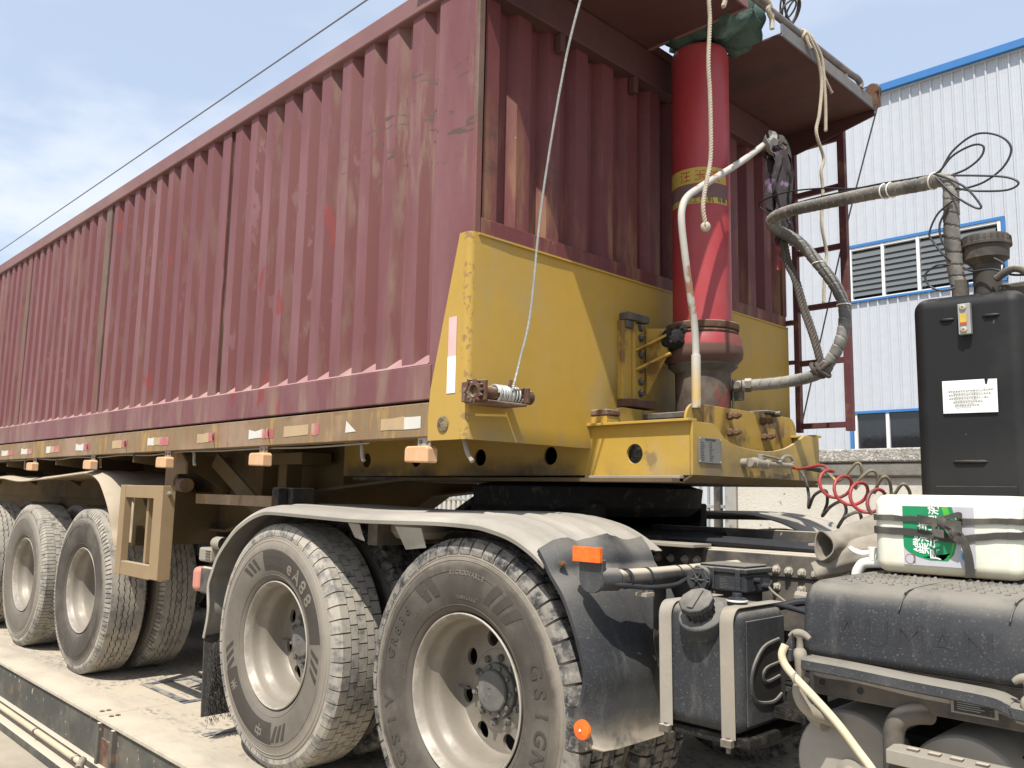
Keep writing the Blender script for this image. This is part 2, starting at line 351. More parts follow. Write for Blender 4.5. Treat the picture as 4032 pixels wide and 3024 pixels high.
M('glass_dark', (0.018, 0.020, 0.022), 0.06, var=0.05, spec=0.8)
M('concrete_wall', (0.60, 0.565, 0.49), 0.9, var=0.12, vs=1.3, bump=(50, 0.5, 0.01), layers=[
    dict(c=(0.30, 0.285, 0.25), n=(1.3, 0.52, 0.72), st=(1, 1, 0.6), k=0.7), dict(c=(0.16, 0.15, 0.13), n=(16, 0.645, 0.68), k=0.85), dict(c=(0.60, 0.56, 0.48), n=(3, 0.5, 0.7), k=0.5)])
M('pebble', (0.36, 0.34, 0.305), 0.9, var=0.3, vs=18, bump=(42, 1.0, 0.02), layers=[
    dict(c=(0.62, 0.57, 0.50), n=(34, 0.54, 0.60), k=0.9), dict(c=(0.15, 0.14, 0.12), n=(28, 0.58, 0.64), k=0.8)])
M('coping_dark', (0.20, 0.19, 0.165), 0.9, var=0.25, vs=6, bump=(40, 0.5, 0.01))
M('gate_iron', (0.34, 0.33, 0.30), 0.7, var=0.15, vs=6, layers=[dict(c=(0.20, 0.13, 0.08), n=(6, 0.55, 0.68))])
M('ground', (0.325, 0.28, 0.215), 0.95, var=0.1, vs=0.9, bump=(18, 0.35, 0.02), layers=[
    dict(c=(0.25, 0.22, 0.175), n=(0.8, 0.45, 0.68), k=0.7), dict(c=(0.16, 0.145, 0.12), n=(3.5, 0.60, 0.70), k=0.7), dict(c=(0.38, 0.335, 0.265), n=(2.1, 0.5, 0.7), k=0.6)])
M('deck', (0.43, 0.37, 0.285), 0.92, var=0.08, vs=1.4, bump=(55, 0.4, 0.006), layers=[
    dict(c=(0.27, 0.24, 0.195), n=(1.5, 0.45, 0.68), st=(0.35, 1.6, 1), k=0.8),
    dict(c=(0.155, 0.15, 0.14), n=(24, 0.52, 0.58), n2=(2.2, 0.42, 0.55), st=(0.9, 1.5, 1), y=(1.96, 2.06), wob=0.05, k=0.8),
    dict(c=(0.48, 0.425, 0.335), y=(2.02, 1.86), n=(3, 0.3, 0.6), k=0.7),
    dict(c=(0.30, 0.27, 0.22), y=(1.815, 1.775), n=(14, 0.35, 0.6), k=0.6, wob=0.03)])
M('deck_paint', (0.10, 0.11, 0.13), 0.85, var=0.2, vs=9, layers=[dict(c=(0.30, 0.265, 0.21), n=(12, 0.42, 0.58), k=0.9)])
M('beam_steel', (0.068, 0.066, 0.057), 0.8, var=0.2, vs=4, bump=(20, 0.25, 0.004), layers=[
    dict(c=(0.15, 0.135, 0.105), n=(3, 0.42, 0.66), k=0.6), dict(c=(0.45, 0.41, 0.34), n=(30, 0.64, 0.68), st=(1, 1, 0.6), k=0.8), dict(c=(0.22, 0.13, 0.08), n=(4, 0.6, 0.7), k=0.6), dict(c=DUST, up=(0.3, 0.9), k=0.9)])
M('duct_pipe', (0.46, 0.375, 0.26), 0.85, var=0.12, vs=6)
M('brush', (0.055, 0.05, 0.045), 0.95, var=0.3, vs=40)

# ------------------------------------------------------------------ mesh helpers


def catmull(P, n=8, closed=False):
    P = [Vector(p) for p in P]
    out = []
    m = len(P)
    rngs = range(m if closed else m - 1)
    for i in rngs:
        if closed:
            a, b, c, d = P[(i - 1) % m], P[i], P[(i + 1) % m], P[(i + 2) % m]
        else:
            a, b, c, d = P[max(i - 1, 0)], P[i], P[i + 1], P[min(i + 2, m - 1)]
        for k in range(n):
            t = k / n
            out.append(0.5 * ((2 * b) + (c - a) * t + (2 * a - 5 * b + 4 * c - d) * t * t + (3 * b - a - 3 * c + d) * t ** 3))
    if not closed:
        out.append(P[-1])
    return out


def frames(P):
    T = []
    for i in range(len(P)):
        t = (P[min(i + 1, len(P) - 1)] - P[max(i - 1, 0)])
        T.append(t.normalized() if t.length > 1e-9 else Vector((0, 0, 1)))
    n = Vector((0, 0, 1)) if abs(T[0].z) < 0.9 else Vector((1, 0, 0))
    out = []
    for t in T:
        n = (n - t * n.dot(t))
        n = n.normalized() if n.length > 1e-6 else t.orthogonal().normalized()
        out.append((t, n, t.cross(n)))
    return out


class MB:
    def __init__(self):
        self.v = []
        self.f = []

    def add(self, vs, fs):
        o = len(self.v)
        self.v += [tuple(p) for p in vs]
        self.f += [tuple(i + o for i in q) for q in fs]
        return self

    def box(self, x0, x1, y0, y1, z0, z1):
        return self.add([(x0, y0, z0), (x1, y0, z0), (x1, y1, z0), (x0, y1, z0), (x0, y0, z1), (x1, y0, z1), (x1, y1, z1), (x0, y1, z1)],
                        [(0, 3, 2, 1), (4, 5, 6, 7), (0, 1, 5, 4), (1, 2, 6, 5), (2, 3, 7, 6), (3, 0, 4, 7)])

    def bar(self, p, q, wa, wb, up=(0, 0, 1)):
        p, q = Vector(p), Vector(q)
        t = (q - p).normalized()
        u = Vector(up)
        a = t.cross(u).normalized() * wa / 2
        b = a.cross(t).normalized() * wb / 2
        vs = [e + s1 * a + s2 * b for e in (p, q) for s1, s2 in ((-1, -1), (1, -1), (1, 1), (-1, 1))]
        return self.add(vs, [(0, 1, 2, 3), (7, 6, 5, 4), (0, 4, 5, 1), (1, 5, 6, 2), (2, 6, 7, 3), (3, 7, 4, 0)])

    def prism(self, poly, ax, a0, a1):
        n = len(poly)

        def P(c, a):
            return {'x': (a, c[0], c[1]), 'y': (c[0], a, c[1]), 'z': (c[0], c[1], a)}[ax]
        vs = [P(c, a0) for c in poly] + [P(c, a1) for c in poly]
        fs = [tuple(range(n - 1, -1, -1)), tuple(range(n, 2 * n))] + [(i, (i + 1) % n, n + (i + 1) % n, n + i) for i in range(n)]
        return self.add(vs, fs)

    def tube(self, P, r, n=10, caps=True, closed=False):
        P = [Vector(p) for p in P]
        fr = frames(P)
        vs = []
        for i, (t, a, b) in enumerate(fr):
            ri = r[i] if isinstance(r, (list, tuple)) else r
            for k in range(n):
                an = 2 * pi * k / n
                rr = ri(i, an) if callable(ri) else ri
                vs.append(P[i] + (a * cos(an) + b * sin(an)) * rr)
        m = len(P)
        fs = []
        for i in range(m - 1 if not closed else m):
            j = (i + 1) % m
            for k in range(n):
                k2 = (k + 1) % n
                fs.append((i * n + k, i * n + k2, j * n + k2, j * n + k))
        if caps and not closed:
            fs.append(tuple(range(n - 1, -1, -1)))
            fs.append(tuple((m - 1) * n + k for k in range(n)))
        return self.add(vs, fs)

    def cyl(self, p, q, r, r2=None, n=20):
        return self.tube([p, q], [r, r if r2 is None else r2], n)

    def lathe(self, prof, c=(0, 0, 0), ax='z', n=40, caps=True, a0=0.0, a1=2 * pi):
        full = abs(a1 - a0 - 2 * pi) < 1e-6
        cnt = n if full else n + 1
        vs = []
        for rr, h in prof:
            for k in range(cnt):
                an = a0 + (a1 - a0) * k / n
                if ax == 'z':
                    p = (c[0] + rr * cos(an), c[1] + rr * sin(an), c[2] + h)
                elif ax == 'y':
                    p = (c[0] + rr * cos(an), c[1] + h, c[2] + rr * sin(an))
                else:
                    p = (c[0] + h, c[1] + rr * cos(an), c[2] + rr * sin(an))
                vs.append(p)
        fs = []
        for i in range(len(prof) - 1):
            for k in range(n):
                k2 = (k + 1) % cnt
                fs.append((i * cnt + k, i * cnt + k2, (i + 1) * cnt + k2, (i + 1) * cnt + k))
        if caps and full:
            fs.append(tuple(range(n - 1, -1, -1)))
            fs.append(tuple((len(prof) - 1) * cnt + k for k in range(n)))
        return self.add(vs, fs)

    def grid(self, rows, closed=False):
        m = len(rows[0])
        vs = [p for r in rows for p in r]
        fs = [(i * m + k, i * m + k + 1, (i + 1) * m + k + 1, (i + 1) * m + k) for i in range(len(rows) - 1) for k in range(m - 1)]
        return self.add(vs, fs)

    def hexbolt(self, p, d, r, h, stud=0.0, washer=0.0):
        p, d = Vector(p), Vector(d).normalized()
        if washer:
            self.tube([p, p + d * 0.004], washer, 16)
            p = p + d * 0.004
        self.tube([p, p + d * h * 0.85, p + d * h], [r, r, r * 0.85], 6)
        if stud:
            self.tube([p + d * h, p + d * (h + stud)], r * 0.55, 10)
        return self

    def build(self, name, mat, parent=None, at=(0, 0, 0), bevel=0.0, seg=2, smooth=35, solid=0.0, kind=None, label=None, off=-1):
        me = bpy.data.meshes.new(name)
        me.from_pydata(self.v, [], self.f)
        me.update()
        return link(name, me, mat, parent, at, bevel, seg, smooth, solid, kind, label, off, fix=True)


WL = {}


def link(name, me, mat, parent=None, at=(0, 0, 0), bevel=0.0, seg=2, smooth=35, solid=0.0, kind=None, label=None, off=-1, fix=False):
    import bmesh
    if fix:
        b = bmesh.new()
        b.from_mesh(me)
        bmesh.ops.recalc_face_normals(b, faces=b.faces)
        b.to_mesh(me)
        b.free()
        if smooth:
            me.polygons.foreach_set('use_smooth', [True] * len(me.polygons))
            me.set_sharp_from_angle(angle=radians(smooth))
    if mat and not me.materials:
        me.materials.append(MATS[mat])
    o = bpy.data.objects.new(name, me)
    COL.objects.link(o)
    place(o, parent, at)
    if solid:
        s = o.modifiers.new('solid', 'SOLIDIFY')
        s.thickness = solid
        s.offset = off
        if smooth:
            es = o.modifiers.new('split', 'EDGE_SPLIT')
            es.split_angle = radians(max(smooth, 30))
            es.use_edge_sharp = True
    if bevel:
        bv = o.modifiers.new('bevel', 'BEVEL')
        bv.width = bevel
        bv.segments = seg
        bv.limit_method = 'ANGLE'
        bv.angle_limit = radians(40)
        bv.harden_normals = True
    if kind:
        o['kind'] = kind
    if label:
        o['label'] = label
    return o


def place(o, parent, at):
    WL[o.name] = Vector(at)
    if parent:
        o.parent = parent
        o.location = Vector(at) - WL[parent.name]
    else:
        o.location = at


def thing(name, label, cat, loc=(0, 0, 0), group=None):
    o = bpy.data.objects.new(name, None)
    o.empty_display_size = 0.2
    COL.objects.link(o)
    o.location = loc
    WL[o.name] = Vector(loc)
    tag(o, label, cat, group)
    return o


def tag(o, label, cat, group=None):
    o['label'] = label
    o['category'] = cat
    if group:
        o['group'] = group
    return o


def struct(o):
    o['kind'] = 'structure'
    return o


def text_geo(body, size=1.0, extrude=0.0, spacing=1.0, bold=0.0):
    cu = bpy.data.curves.new('t', 'FONT')
    cu.body = body
    cu.size = size
    cu.extrude = extrude
    cu.offset = bold
    cu.space_character = spacing
    cu.align_x = 'CENTER'
    cu.align_y = 'CENTER'
    cu.resolution_u = 3
    o = bpy.data.objects.new('t', cu)
    COL.objects.link(o)
    bpy.context.view_layer.update()
    dg = bpy.context.evaluated_depsgraph_get()
    me = bpy.data.meshes.new_from_object(o.evaluated_get(dg))
    vs = [v.co.copy() for v in me.vertices]
    fs = [tuple(p.vertices) for p in me.polygons]
    bpy.data.objects.remove(o)
    bpy.data.curves.remove(cu)
    bpy.data.meshes.remove(me)
    return vs, fs


def text_flat(mb, body, size, origin, ex, ey, ez, extrude=0.0006, **k):
    vs, fs = text_geo(body, size, extrude, **k)
    o, ex, ey, ez = Vector(origin), Vector(ex), Vector(ey), Vector(ez)
    mb.add([o + ex * v.x + ey * v.y + ez * v.z for v in vs], fs)


# ------------------------------------------------------------------ ground and weighbridge
m = MB()
n = 2
m.add([(-260, -160, -0.32), (160, -160, -0.32), (160, 260, -0.32), (-260, 260, -0.32)], [(0, 1, 2, 3)])
struct(m.build('ground', 'ground'))

WB = thing('weighbridge', 'long dusty steel weighbridge platform carrying the truck and trailer', 'weighbridge', (-5, 3.3, -0.32))
edges = [-16.4, -10.7, -5.02, 0.7, 6.4]
for i in range(4):
    MB().box(edges[i] + 0.004, edges[i + 1] - 0.004, 1.785, 5.0, -0.02, 0.0).build('deck_plate', 'deck', WB, bevel=0.003)
MB().box(-16.4, 6.4, 1.80, 4.98, -0.26, -0.024).build('deck_core', 'beam_steel', WB)
MB().box(-16.4, 6.4, 1.765, 1.81, -0.262, -0.232).build('lower_flange', 'beam_steel', WB, bevel=0.003)
for x in (-10.62, -4.85, 0.9):
    MB().box(x - 0.115, x - 0.085, 1.772, 1.83, -0.30, -0.022).build('end_stiffener', 'beam_steel', WB, bevel=0.003)
    MB().box(x + 0.085, x + 0.115, 1.772, 1.83, -0.30, -0.022).build('end_stiffener', 'beam_steel', WB, bevel=0.003)
    m = MB().box(x - 0.085, x + 0.085, 1.79, 1.86, -0.32, -0.1)
    m.build('load_cell_pier', 'rust', WB)
MB().box(-16.4, 6.4, 1.83, 4.9, -0.318, -0.28).build('foundation_slab', 'coping_dark', WB)
for x0, x1 in ((-16, -4.95), (-4.72, 6)):
    MB().tube([(x0, 1.705, -0.215), (x0 / 2 + x1 / 2, 1.71, -0.221), (x1, 1.705, -0.215)], 0.017, 12).build('cable_conduit', 'duct_pipe', WB)
    m = MB().box(x0, x1, 1.66, 1.80, -0.318, -0.27).build('kerb_ledge', 'beam_steel', WB, bevel=0.004)
for x in (-8.7, -7.4, -6.62, -5.75, -5.05, -4.4):
    MB().lathe([(0.0185, -0.012), (0.0215, -0.012), (0.0215, 0.012), (0.0185, 0.012)], (x, 1.7065, -0.217), 'x', 16, caps=False).build('conduit_clip', 'oily_steel', WB)
MB().cyl((-4.92, 1.70, -0.19), (-4.86, 1.66, -0.215), 0.02).build('cable_gland', 'galv', WB, bevel=0.002)
MB().tube(catmull([(-4.87, 1.665, -0.21), (-4.80, 1.63, -0.25), (-4.74, 1.64, -0.31)]), 0.009, 8).build('loose_cable', 'black_cable', WB)
# painted marks and bolt recesses on the deck
m = MB()
z0, z1 = 0.004, 0.005
for x0, x1, y0, y1 in ((-5.62, -5.57, 2.25, 2.95), (-5.57, -5.0, 2.25, 2.30), (-5.57, -5.0, 2.55, 2.595), (-5.57, -5.0, 2.9, 2.95), (-5.02, -4.97, 2.25, 2.95), ):
    m.box(x0, x1, y0, y1, z0, z1)
m.build('painted_box_mark', 'deck_paint', WB)
MB().box(-4.3, -4.25, 2.05, 2.6, z0, z1).box(-4.25, -3.9, 2.3, 2.34, z0, z1).build('painted_corner_mark', 'deck_paint', WB)
for x, y in ((-5.09, 1.84), (-4.95, 1.84), (-5.09, 1.875), (-4.95, 1.875)):
    MB().lathe([(0.013, 0), (0.013, 0.006), (0.007, 0.006), (0.007, 0.001)], (x, y, 0.0005), 'z', 16).build('deck_bolt', 'oily_steel', WB)

# ------------------------------------------------------------------ factory, boundary wall, gate, overhead wire
FY = 16.0
FA = thing('factory_building', 'white ribbed metal clad factory hall with blue trim behind the wall', 'building', (-2, FY + 6, -0.32))


def ribbed(x0, x1, z0, z1, ph=0.0):
    m = MB()
    pts = []
    p = 0.187
    k0 = math.floor(x0 / p) - 1
    xs = [(x0, 0.0)]
    k = k0
    while k * p < x1 + p:
        b = k * p
        for dx, d in ((-0.024, 0.0), (-0.012, 0.034), (0.012, 0.034), (0.024, 0.0)):
            if x0 < b + dx < x1:
                xs.append((b + dx, d))
        for dx in (0.075, 0.112):
            for e, d in ((-0.006, 0.0), (0, 0.004), (0.006, 0.0)):
                if x0 < b + dx + e < x1:
                    xs.append((b + dx + e, d))
        k += 1
    xs.append((x1, 0.0))
    xs.sort()
    m.grid([[(x, FY - d, z) for x, d in xs] for z in (z0, z1)])
    return m


ribbed(-18, -6.92, -0.32, 9.18).build('wall_panel', 'factory', FA, smooth=0)
ribbed(-6.92, -4.16, 6.2, 9.18).build('wall_panel', 'factory', FA, smooth=0)
ribbed(-6.92, -4.16, 2.93, 5.05).build('wall_panel', 'factory', FA, smooth=0)
ribbed(-4.16, 12, 2.93, 9.18).build('wall_panel', 'factory', FA, smooth=0)
ribbed(-6.92, 12, -0.32, 0.9).build('wall_panel', 'factory', FA, smooth=0)
ribbed(1.0, 12, 0.9, 2.93).build('wall_panel', 'factory', FA, smooth=0)
MB().box(-18, 12, FY + 0.32, FY + 14, -0.32, 9.1).build('hall_body', 'factory', FA)
MB().prism([(FY - 0.06, 9.10), (FY - 0.06, 9.24), (FY + 7, 10.1), (FY + 14.2, 9.24), (FY + 14.2, 9.10)], 'x', -18.2, 12.2).build('roof', 'factory', FA)
m = MB().box(-18.25, 12.25, FY - 0.14, FY - 0.03, 9.12, 9.27)
m.build('roof_trim', 'factory_blue', FA, bevel=0.01)
# upper louvre window
W1 = MB().box(-6.92, -4.14, FY - 0.05, FY - 0.002, 6.14, 6.20).box(-6.92, -4.14, FY - 0.06, FY - 0.002, 5.05, 5.09).box(-4.19, -4.12, FY - 0.055, FY - 0.002, 5.09, 6.14).box(-6.96, -6.90, FY - 0.055, FY - 0.002, 5.09, 6.14).build('louvre_window', 'factory_blue', FA, bevel=0.004)
wf = MB()
mull = [-6.86, -6.235, -5.59, -4.93, -4.225]
for x in mull:
    wf.box(x - 0.028, x + 0.028, FY - 0.035, FY + 0.06, 5.09, 6.14)
for a, b in zip(mull[:-1], mull[1:]):
    wf.box(a + 0.028, b - 0.028, FY - 0.03, FY + 0.06, 6.09, 6.138)
    wf.box(a + 0.028, b - 0.028, FY - 0.03, FY + 0.06, 5.091, 5.115)
wf.build('frame', 'frame_white', W1, bevel=0.004)
sm = None
for a, b in zip(mull[:-1], mull[1:]):
    for k in range(8):
        z = 5.23 + k * 0.108
        if sm is None:
            m = MB().add([(-0.29, 0.0, -0.056), (0.29, 0.0, -0.056), (0.29, 0.035, 0.056), (-0.29, 0.035, 0.056), (-0.29, 0.010, -0.056), (0.29, 0.010, -0.056), (0.29, 0.045, 0.056), (-0.29, 0.045, 0.056)],
                         [(0, 1, 2, 3), (7, 6, 5, 4), (0, 4, 5, 1), (1, 5, 6, 2), (2, 6, 7, 3), (3, 7, 4, 0)])
            o = m.build('louvre_slat', 'louver', W1, at=((a + b) / 2, FY - 0.02, z), smooth=0)
            sm = o.data
        else:
            o = link('louvre_slat', sm, None, W1, ((a + b) / 2, FY - 0.02, z))
MB().box(-6.86, -4.22, FY + 0.08, FY + 0.10, 5.1, 6.1).build('pane', 'glass_dark', W1)
# lower window band
W2 = MB().box(-6.92, 1.02, FY - 0.05, FY - 0.002, 2.885, 2.935).box(-6.965, -6.90, FY - 0.05, FY - 0.002, 0.88, 2.885).build('window_band', 'factory_blue', FA, bevel=0.004)
xs = [-6.86 + 0.60 * i for i in range(14)]
wf = MB()
for x in xs:
    wf.box(x - 0.03, x + 0.03, FY - 0.03, FY + 0.05, 0.9, 2.885)
wf.box(xs[0], xs[-1], FY - 0.025, FY + 0.05, 0.9, 0.95)
wf.build('frame', 'frame_white', W2, bevel=0.004)
for a, b in zip(xs[:-1], xs[1:]):
    MB().box(a + 0.03, b - 0.03, FY + 0.02, FY + 0.026, 0.95, 2.885).build('pane', 'glass_dark', W2)

BW = thing('boundary_wall', 'weathered concrete boundary wall with pebbledash coping beside the iron gate', 'wall', (0, 8.1, -0.32))
MB().box(-4.72, 9, 8.0, 8.18, -0.32, 1.47).build('wall_body', 'concrete_wall', BW, bevel=0.01)
MB().box(-4.76, 9, 7.95, 8.23, 1.472, 1.605).build('ledge', 'coping_dark', BW, bevel=0.02)
MB().box(-4.78, 9, 7.93, 8.25, 1.607, 1.735).build('coping', 'pebble', BW, bevel=0.02)
MB().box(-4.86, -4.73, 7.98, 8.2, -0.32, 1.55).build('gate_post', 'gate_iron', BW, bevel=0.008)
GA = thing('sliding_gate', 'grey iron gate of upright bars seen under the trailer', 'gate', (-7, 8.05, -0.32))
for z, h in ((0.25, 0.05), (0.86, 0.03), (1.155, 0.035), (1.62, 0.05)):
    MB().box(-10.4, -4.9, 8.03, 8.07, z - h / 2, z + h / 2).build('rail', 'gate_iron', GA, bevel=0.004)
bm_ = None
k = 0
x = -10.35
while x < -4.92:
    if bm_ is None:
        o = MB().box(-0.011, 0.011, -0.012, 0.012, -0.15, 1.62).build('bar', 'gate_iron', GA, at=(x, 8.05, 0.05), smooth=0)
        bm_ = o.data
    else:
        link('bar', bm_, None, GA, (x, 8.05, 0.05))
    x += 0.105
MB().box(-5.02, -4.94, 8.02, 8.08, -0.25, 1.66).build('end_post', 'dark_frame', GA, bevel=0.004)
tag(MB().tube([(-120, 9, 11.45), (-60, 9, 11.28), (-20, 9, 11.15), (0, 9, 11.08), (40, 9, 11.0)], 0.018, 6).build('overhead_wire', 'wire_dark'), 'single overhead wire crossing the sky above the trailer', 'wire')

# ------------------------------------------------------------------ dump trailer
TR = thing('dump_trailer', 'maroon corrugated tipping semi-trailer with yellow chassis', 'trailer', (-5.0, 3.2, 0))
SEAM = [-2.49, -4.29, -6.09, -7.96, -9.8, -11.6]
PITCH = 0.175


def corrug(u0, u1):
    pts = [(u0, 0.05), (u0 + 0.028, 0.05), (u0 + 0.032, 0.0)]
    pts = [(u0, 0.0)]
    n = int(round((u1 - u0) / PITCH))
    p = (u1 - u0) / n
    for i in range(n):
        b = u0 + i * p
        pts += [(b + 0.072, 0.0), (b + 0.106, 0.038), (b + 0.150, 0.038), (b + p, 0.0)]
    return pts


for i in range(5):
    xa, xb = SEAM[i + 1], SEAM[i]
    if i == 0:
        x0, x1 = xa + 0.052, xb
    else:
        x0, x1 = xa + 0.052, xb - 0.10
    prof = corrug(x0, x1)
    # first run ends on a valley before the stile
    prof = prof[:-1] + [(x1 - 0.004, 0.03), (x1, 0.0)]
    rows = []
    for z in (1.74, 1.9, 2.2, 2.5, 2.8, 3.05, 3.215):
        rows.append([(x, 2.008 + d + 0.0015 * sin(x * 3 + z * 2), z) for x, d in prof])
    MB().grid(rows).build('side_panel', 'red', TR, solid=0.004, smooth=12)
    if i:
        MB().box(xb - 0.10, xb - 0.002, 2.004, 2.05, 1.735, 3.215).build('panel_stile', 'red_post' if i in (2, 3) else 'red', TR, bevel=0.006)
    MB().box(xa - 0.0015, xa + 0.0515, 2.020, 2.06, 1.735, 3.211).build('seam_strip', 'seam', TR)
MB().box(-2.492, -2.262, 2.0, 2.04, 1.60, 3.24).build('corner_post', 'red', TR, bevel=0.008)
MB().box(-2.288, -2.25, 2.002, 2.034, 2.2, 3.32).build('corner_angle', 'red_post', TR, bevel=0.005)
MB().box(-11.7, -2.27, 1.985, 2.075, 3.212, 3.302).build('top_rail', 'red_rail', TR, bevel=0.008)
MB().box(-11.7, -2.47, 1.994, 2.09, 1.597, 1.733).build('bottom_rail', 'red', TR, bevel=0.005)
MB().prism([(1.996, 1.734), (2.05, 1.785), (2.09, 1.785), (2.09, 1.734)], 'x', -11.7, -2.495).build('valley_ledge', 'red_ledge', TR)
MB().box(-11.7, -2.30, 2.062, 2.07, 1.72, 3.22).build('inner_side_sheet', 'red_shaded', TR)
MB().box(-11.7, -2.30, 4.32, 4.385, 1.60, 3.30).build('far_side_wall', 'red_shaded', TR)
MB().box(-11.72, -11.66, 2.0, 4.38, 1.6, 3.3).build('tailgate', 'red_shaded', TR)
MB().box(-11.6, -2.3, 2.07, 4.32, 1.61, 1.64).build('floor', 'red_shaded', TR)
MB().box(-11.6, -2.35, 2.05, 4.34, 3.22, 3.235).build('load_cover', 'tarp', TR)
# front wall
prof = corrug(2.05, 4.34)
MB().grid([[(-2.268 - 0.0 - d * 1.1, y, z) for y, d in prof] for z in (2.262, 2.6, 2.95, 3.30)]).build('front_panel', 'red_shaded', TR, solid=0.004, smooth=12)
MB().box(-2.33, -2.315, 2.02, 4.37, 1.62, 3.3).build('front_back_sheet', 'red_shaded', TR)
MB().box(-2.30, -2.252, 2.036, 4.372, 2.203, 2.269).build('front_sill', 'red_shaded', TR, bevel=0.005)
MB().box(-2.30, -2.254, 4.345, 4.385, 2.27, 3.32).build('far_corner_post', 'red_shaded', TR, bevel=0.004)
MB().box(-2.31, -2.225, 2.036, 4.36, 3.16, 3.325).build('front_header', 'canopy', TR, bevel=0.006)
for y in (2.45, 2.95, 3.75):
    MB().box(-2.262, -2.225, y - 0.016, y + 0.016, 3.08, 3.16).build('header_bracket', 'canopy', TR, bevel=0.006)
# canopy over the ram
c1 = MB().box(-2.60, -1.715, 1.935, 3.055, 3.33, 3.338).build('canopy_sheet', 'canopy', TR)
MB().box(-1.722, -1.712, 1.935, 3.055, 3.322, 3.395).build('lip', 'red_rail', c1, bevel=0.002)
MB().box(-2.55, -1.724, 3.043, 3.055, 3.322, 3.395).build('lip', 'red_rail', c1, bevel=0.002)
MB().box(-2.55, -1.724, 1.935, 1.945, 3.324, 3.395).build('lip', 'red_rail', c1, bevel=0.002)
c2 = MB().box(-2.60, -1.715, 3.35, 4.39, 3.33, 3.338).build('canopy_sheet', 'canopy', TR)
MB().box(-1.722, -1.712, 3.35, 4.39, 3.322, 3.382).build('lip', 'rail_grey', c2, bevel=0.002)
MB().prism([(-2.25, 3.19), (-2.25, 3.329), (-1.724, 3.329), (-1.724, 3.30), (-1.95, 3.25)], 'y', 4.378, 4.39).build('side_gusset', 'canopy', c2, bevel=0.002)
MB().box(-2.6, -2.19, 3.055, 3.35, 3.33, 3.338).build('canopy_sheet', 'canopy', TR)
# handrail on the canopy
HR = MB().tube(catmull([(-1.74, 1.2, 3.425), (-1.735, 2.6, 3.42), (-1.73, 3.5, 3.42), (-1.722, 4.06, 3.422), (-1.72, 4.15, 3.428), (-1.72, 4.20, 3.415), (-1.72, 4.19, 3.38)], 6), 0.017, 12).build('handrail', 'rail_grey', TR)
for y in (4.045, 3.29, 2.7, 2.1):
    MB().cyl((-1.73, y, 3.335), (-1.73, y, 3.42), 0.011, n=12).build('post', 'pipe_grey', HR)
PU = MB().lathe([(0.004, -0.012), (0.03, -0.012), (0.034, -0.008), (0.028, 0), (0.034, 0.008), (0.03, 0.012), (0.004, 0.012)], (-1.722, 4.36, 3.435), 'y', 24).build('pulley', 'rust', TR)
MB().prism([(-1.76, 3.335), (-1.685, 3.335), (-1.69, 3.45), (-1.715, 3.475), (-1.745, 3.47), (-1.755, 3.44)], 'y', 4.374, 4.38).prism([(-1.76, 3.335), (-1.685, 3.335), (-1.69, 3.40), (-1.75, 3.40)], 'y', 4.335, 4.341).build('bracket', 'rust', PU, bevel=0.002)
# yellow bulkhead guard, one bent plate with a rounded corner
rows = []
for z in [1.44 + (2.205 - 1.44) * k / 8 for k in range(9)]:
    xl = -2.46 if z <= 1.602 else -2.46 + (z - 1.6) * (0.153 / 0.605)
    R = 0.022
    row = [(xl, 1.985, z), (xl + 0.04, 1.985, z)]
    cx_, cy_ = -2.25 - R, 1.985 + R
    for k in range(7):
        a = -pi / 2 + (pi / 2) * k / 6
        row.append((cx_ + R * cos(a), cy_ + R * sin(a), z))
    for y in (2.2, 2.668, 3.2, 3.8, 4.38):
        row.append((-2.25 + 0.004 * sin(y * 9 + z * 5) * (y < 4.3), y, z))
    rows.append(row)
MB().grid(rows).build('front_guard', 'yellow_guard', TR, solid=0.006, smooth=40, off=0)
MB().box(-2.262, -2.24, 2.02, 4.37, 2.196, 2.204).build('guard_top_fold', 'yellow_guard', TR)
for a, b, c, d, mt in ((1.745, 1.892, -2.353, -2.309, 'pale_pink_tape'), (1.609, 1.745, -2.355, -2.309, 'label_white')):
    MB().prism([(c, a), (d, a), (d, b), (c, b)], 'y', 1.9795, 1.9812).build('reflective_tape', mt, TR)
MB().lathe([(0.030, 0.002), (0.030, -0.004), (0.024, -0.007), (0.0, -0.006)], (-2.371, 1.981, 1.498), 'y', 24, caps=False).build('weld_boss', 'rough_weld', TR)
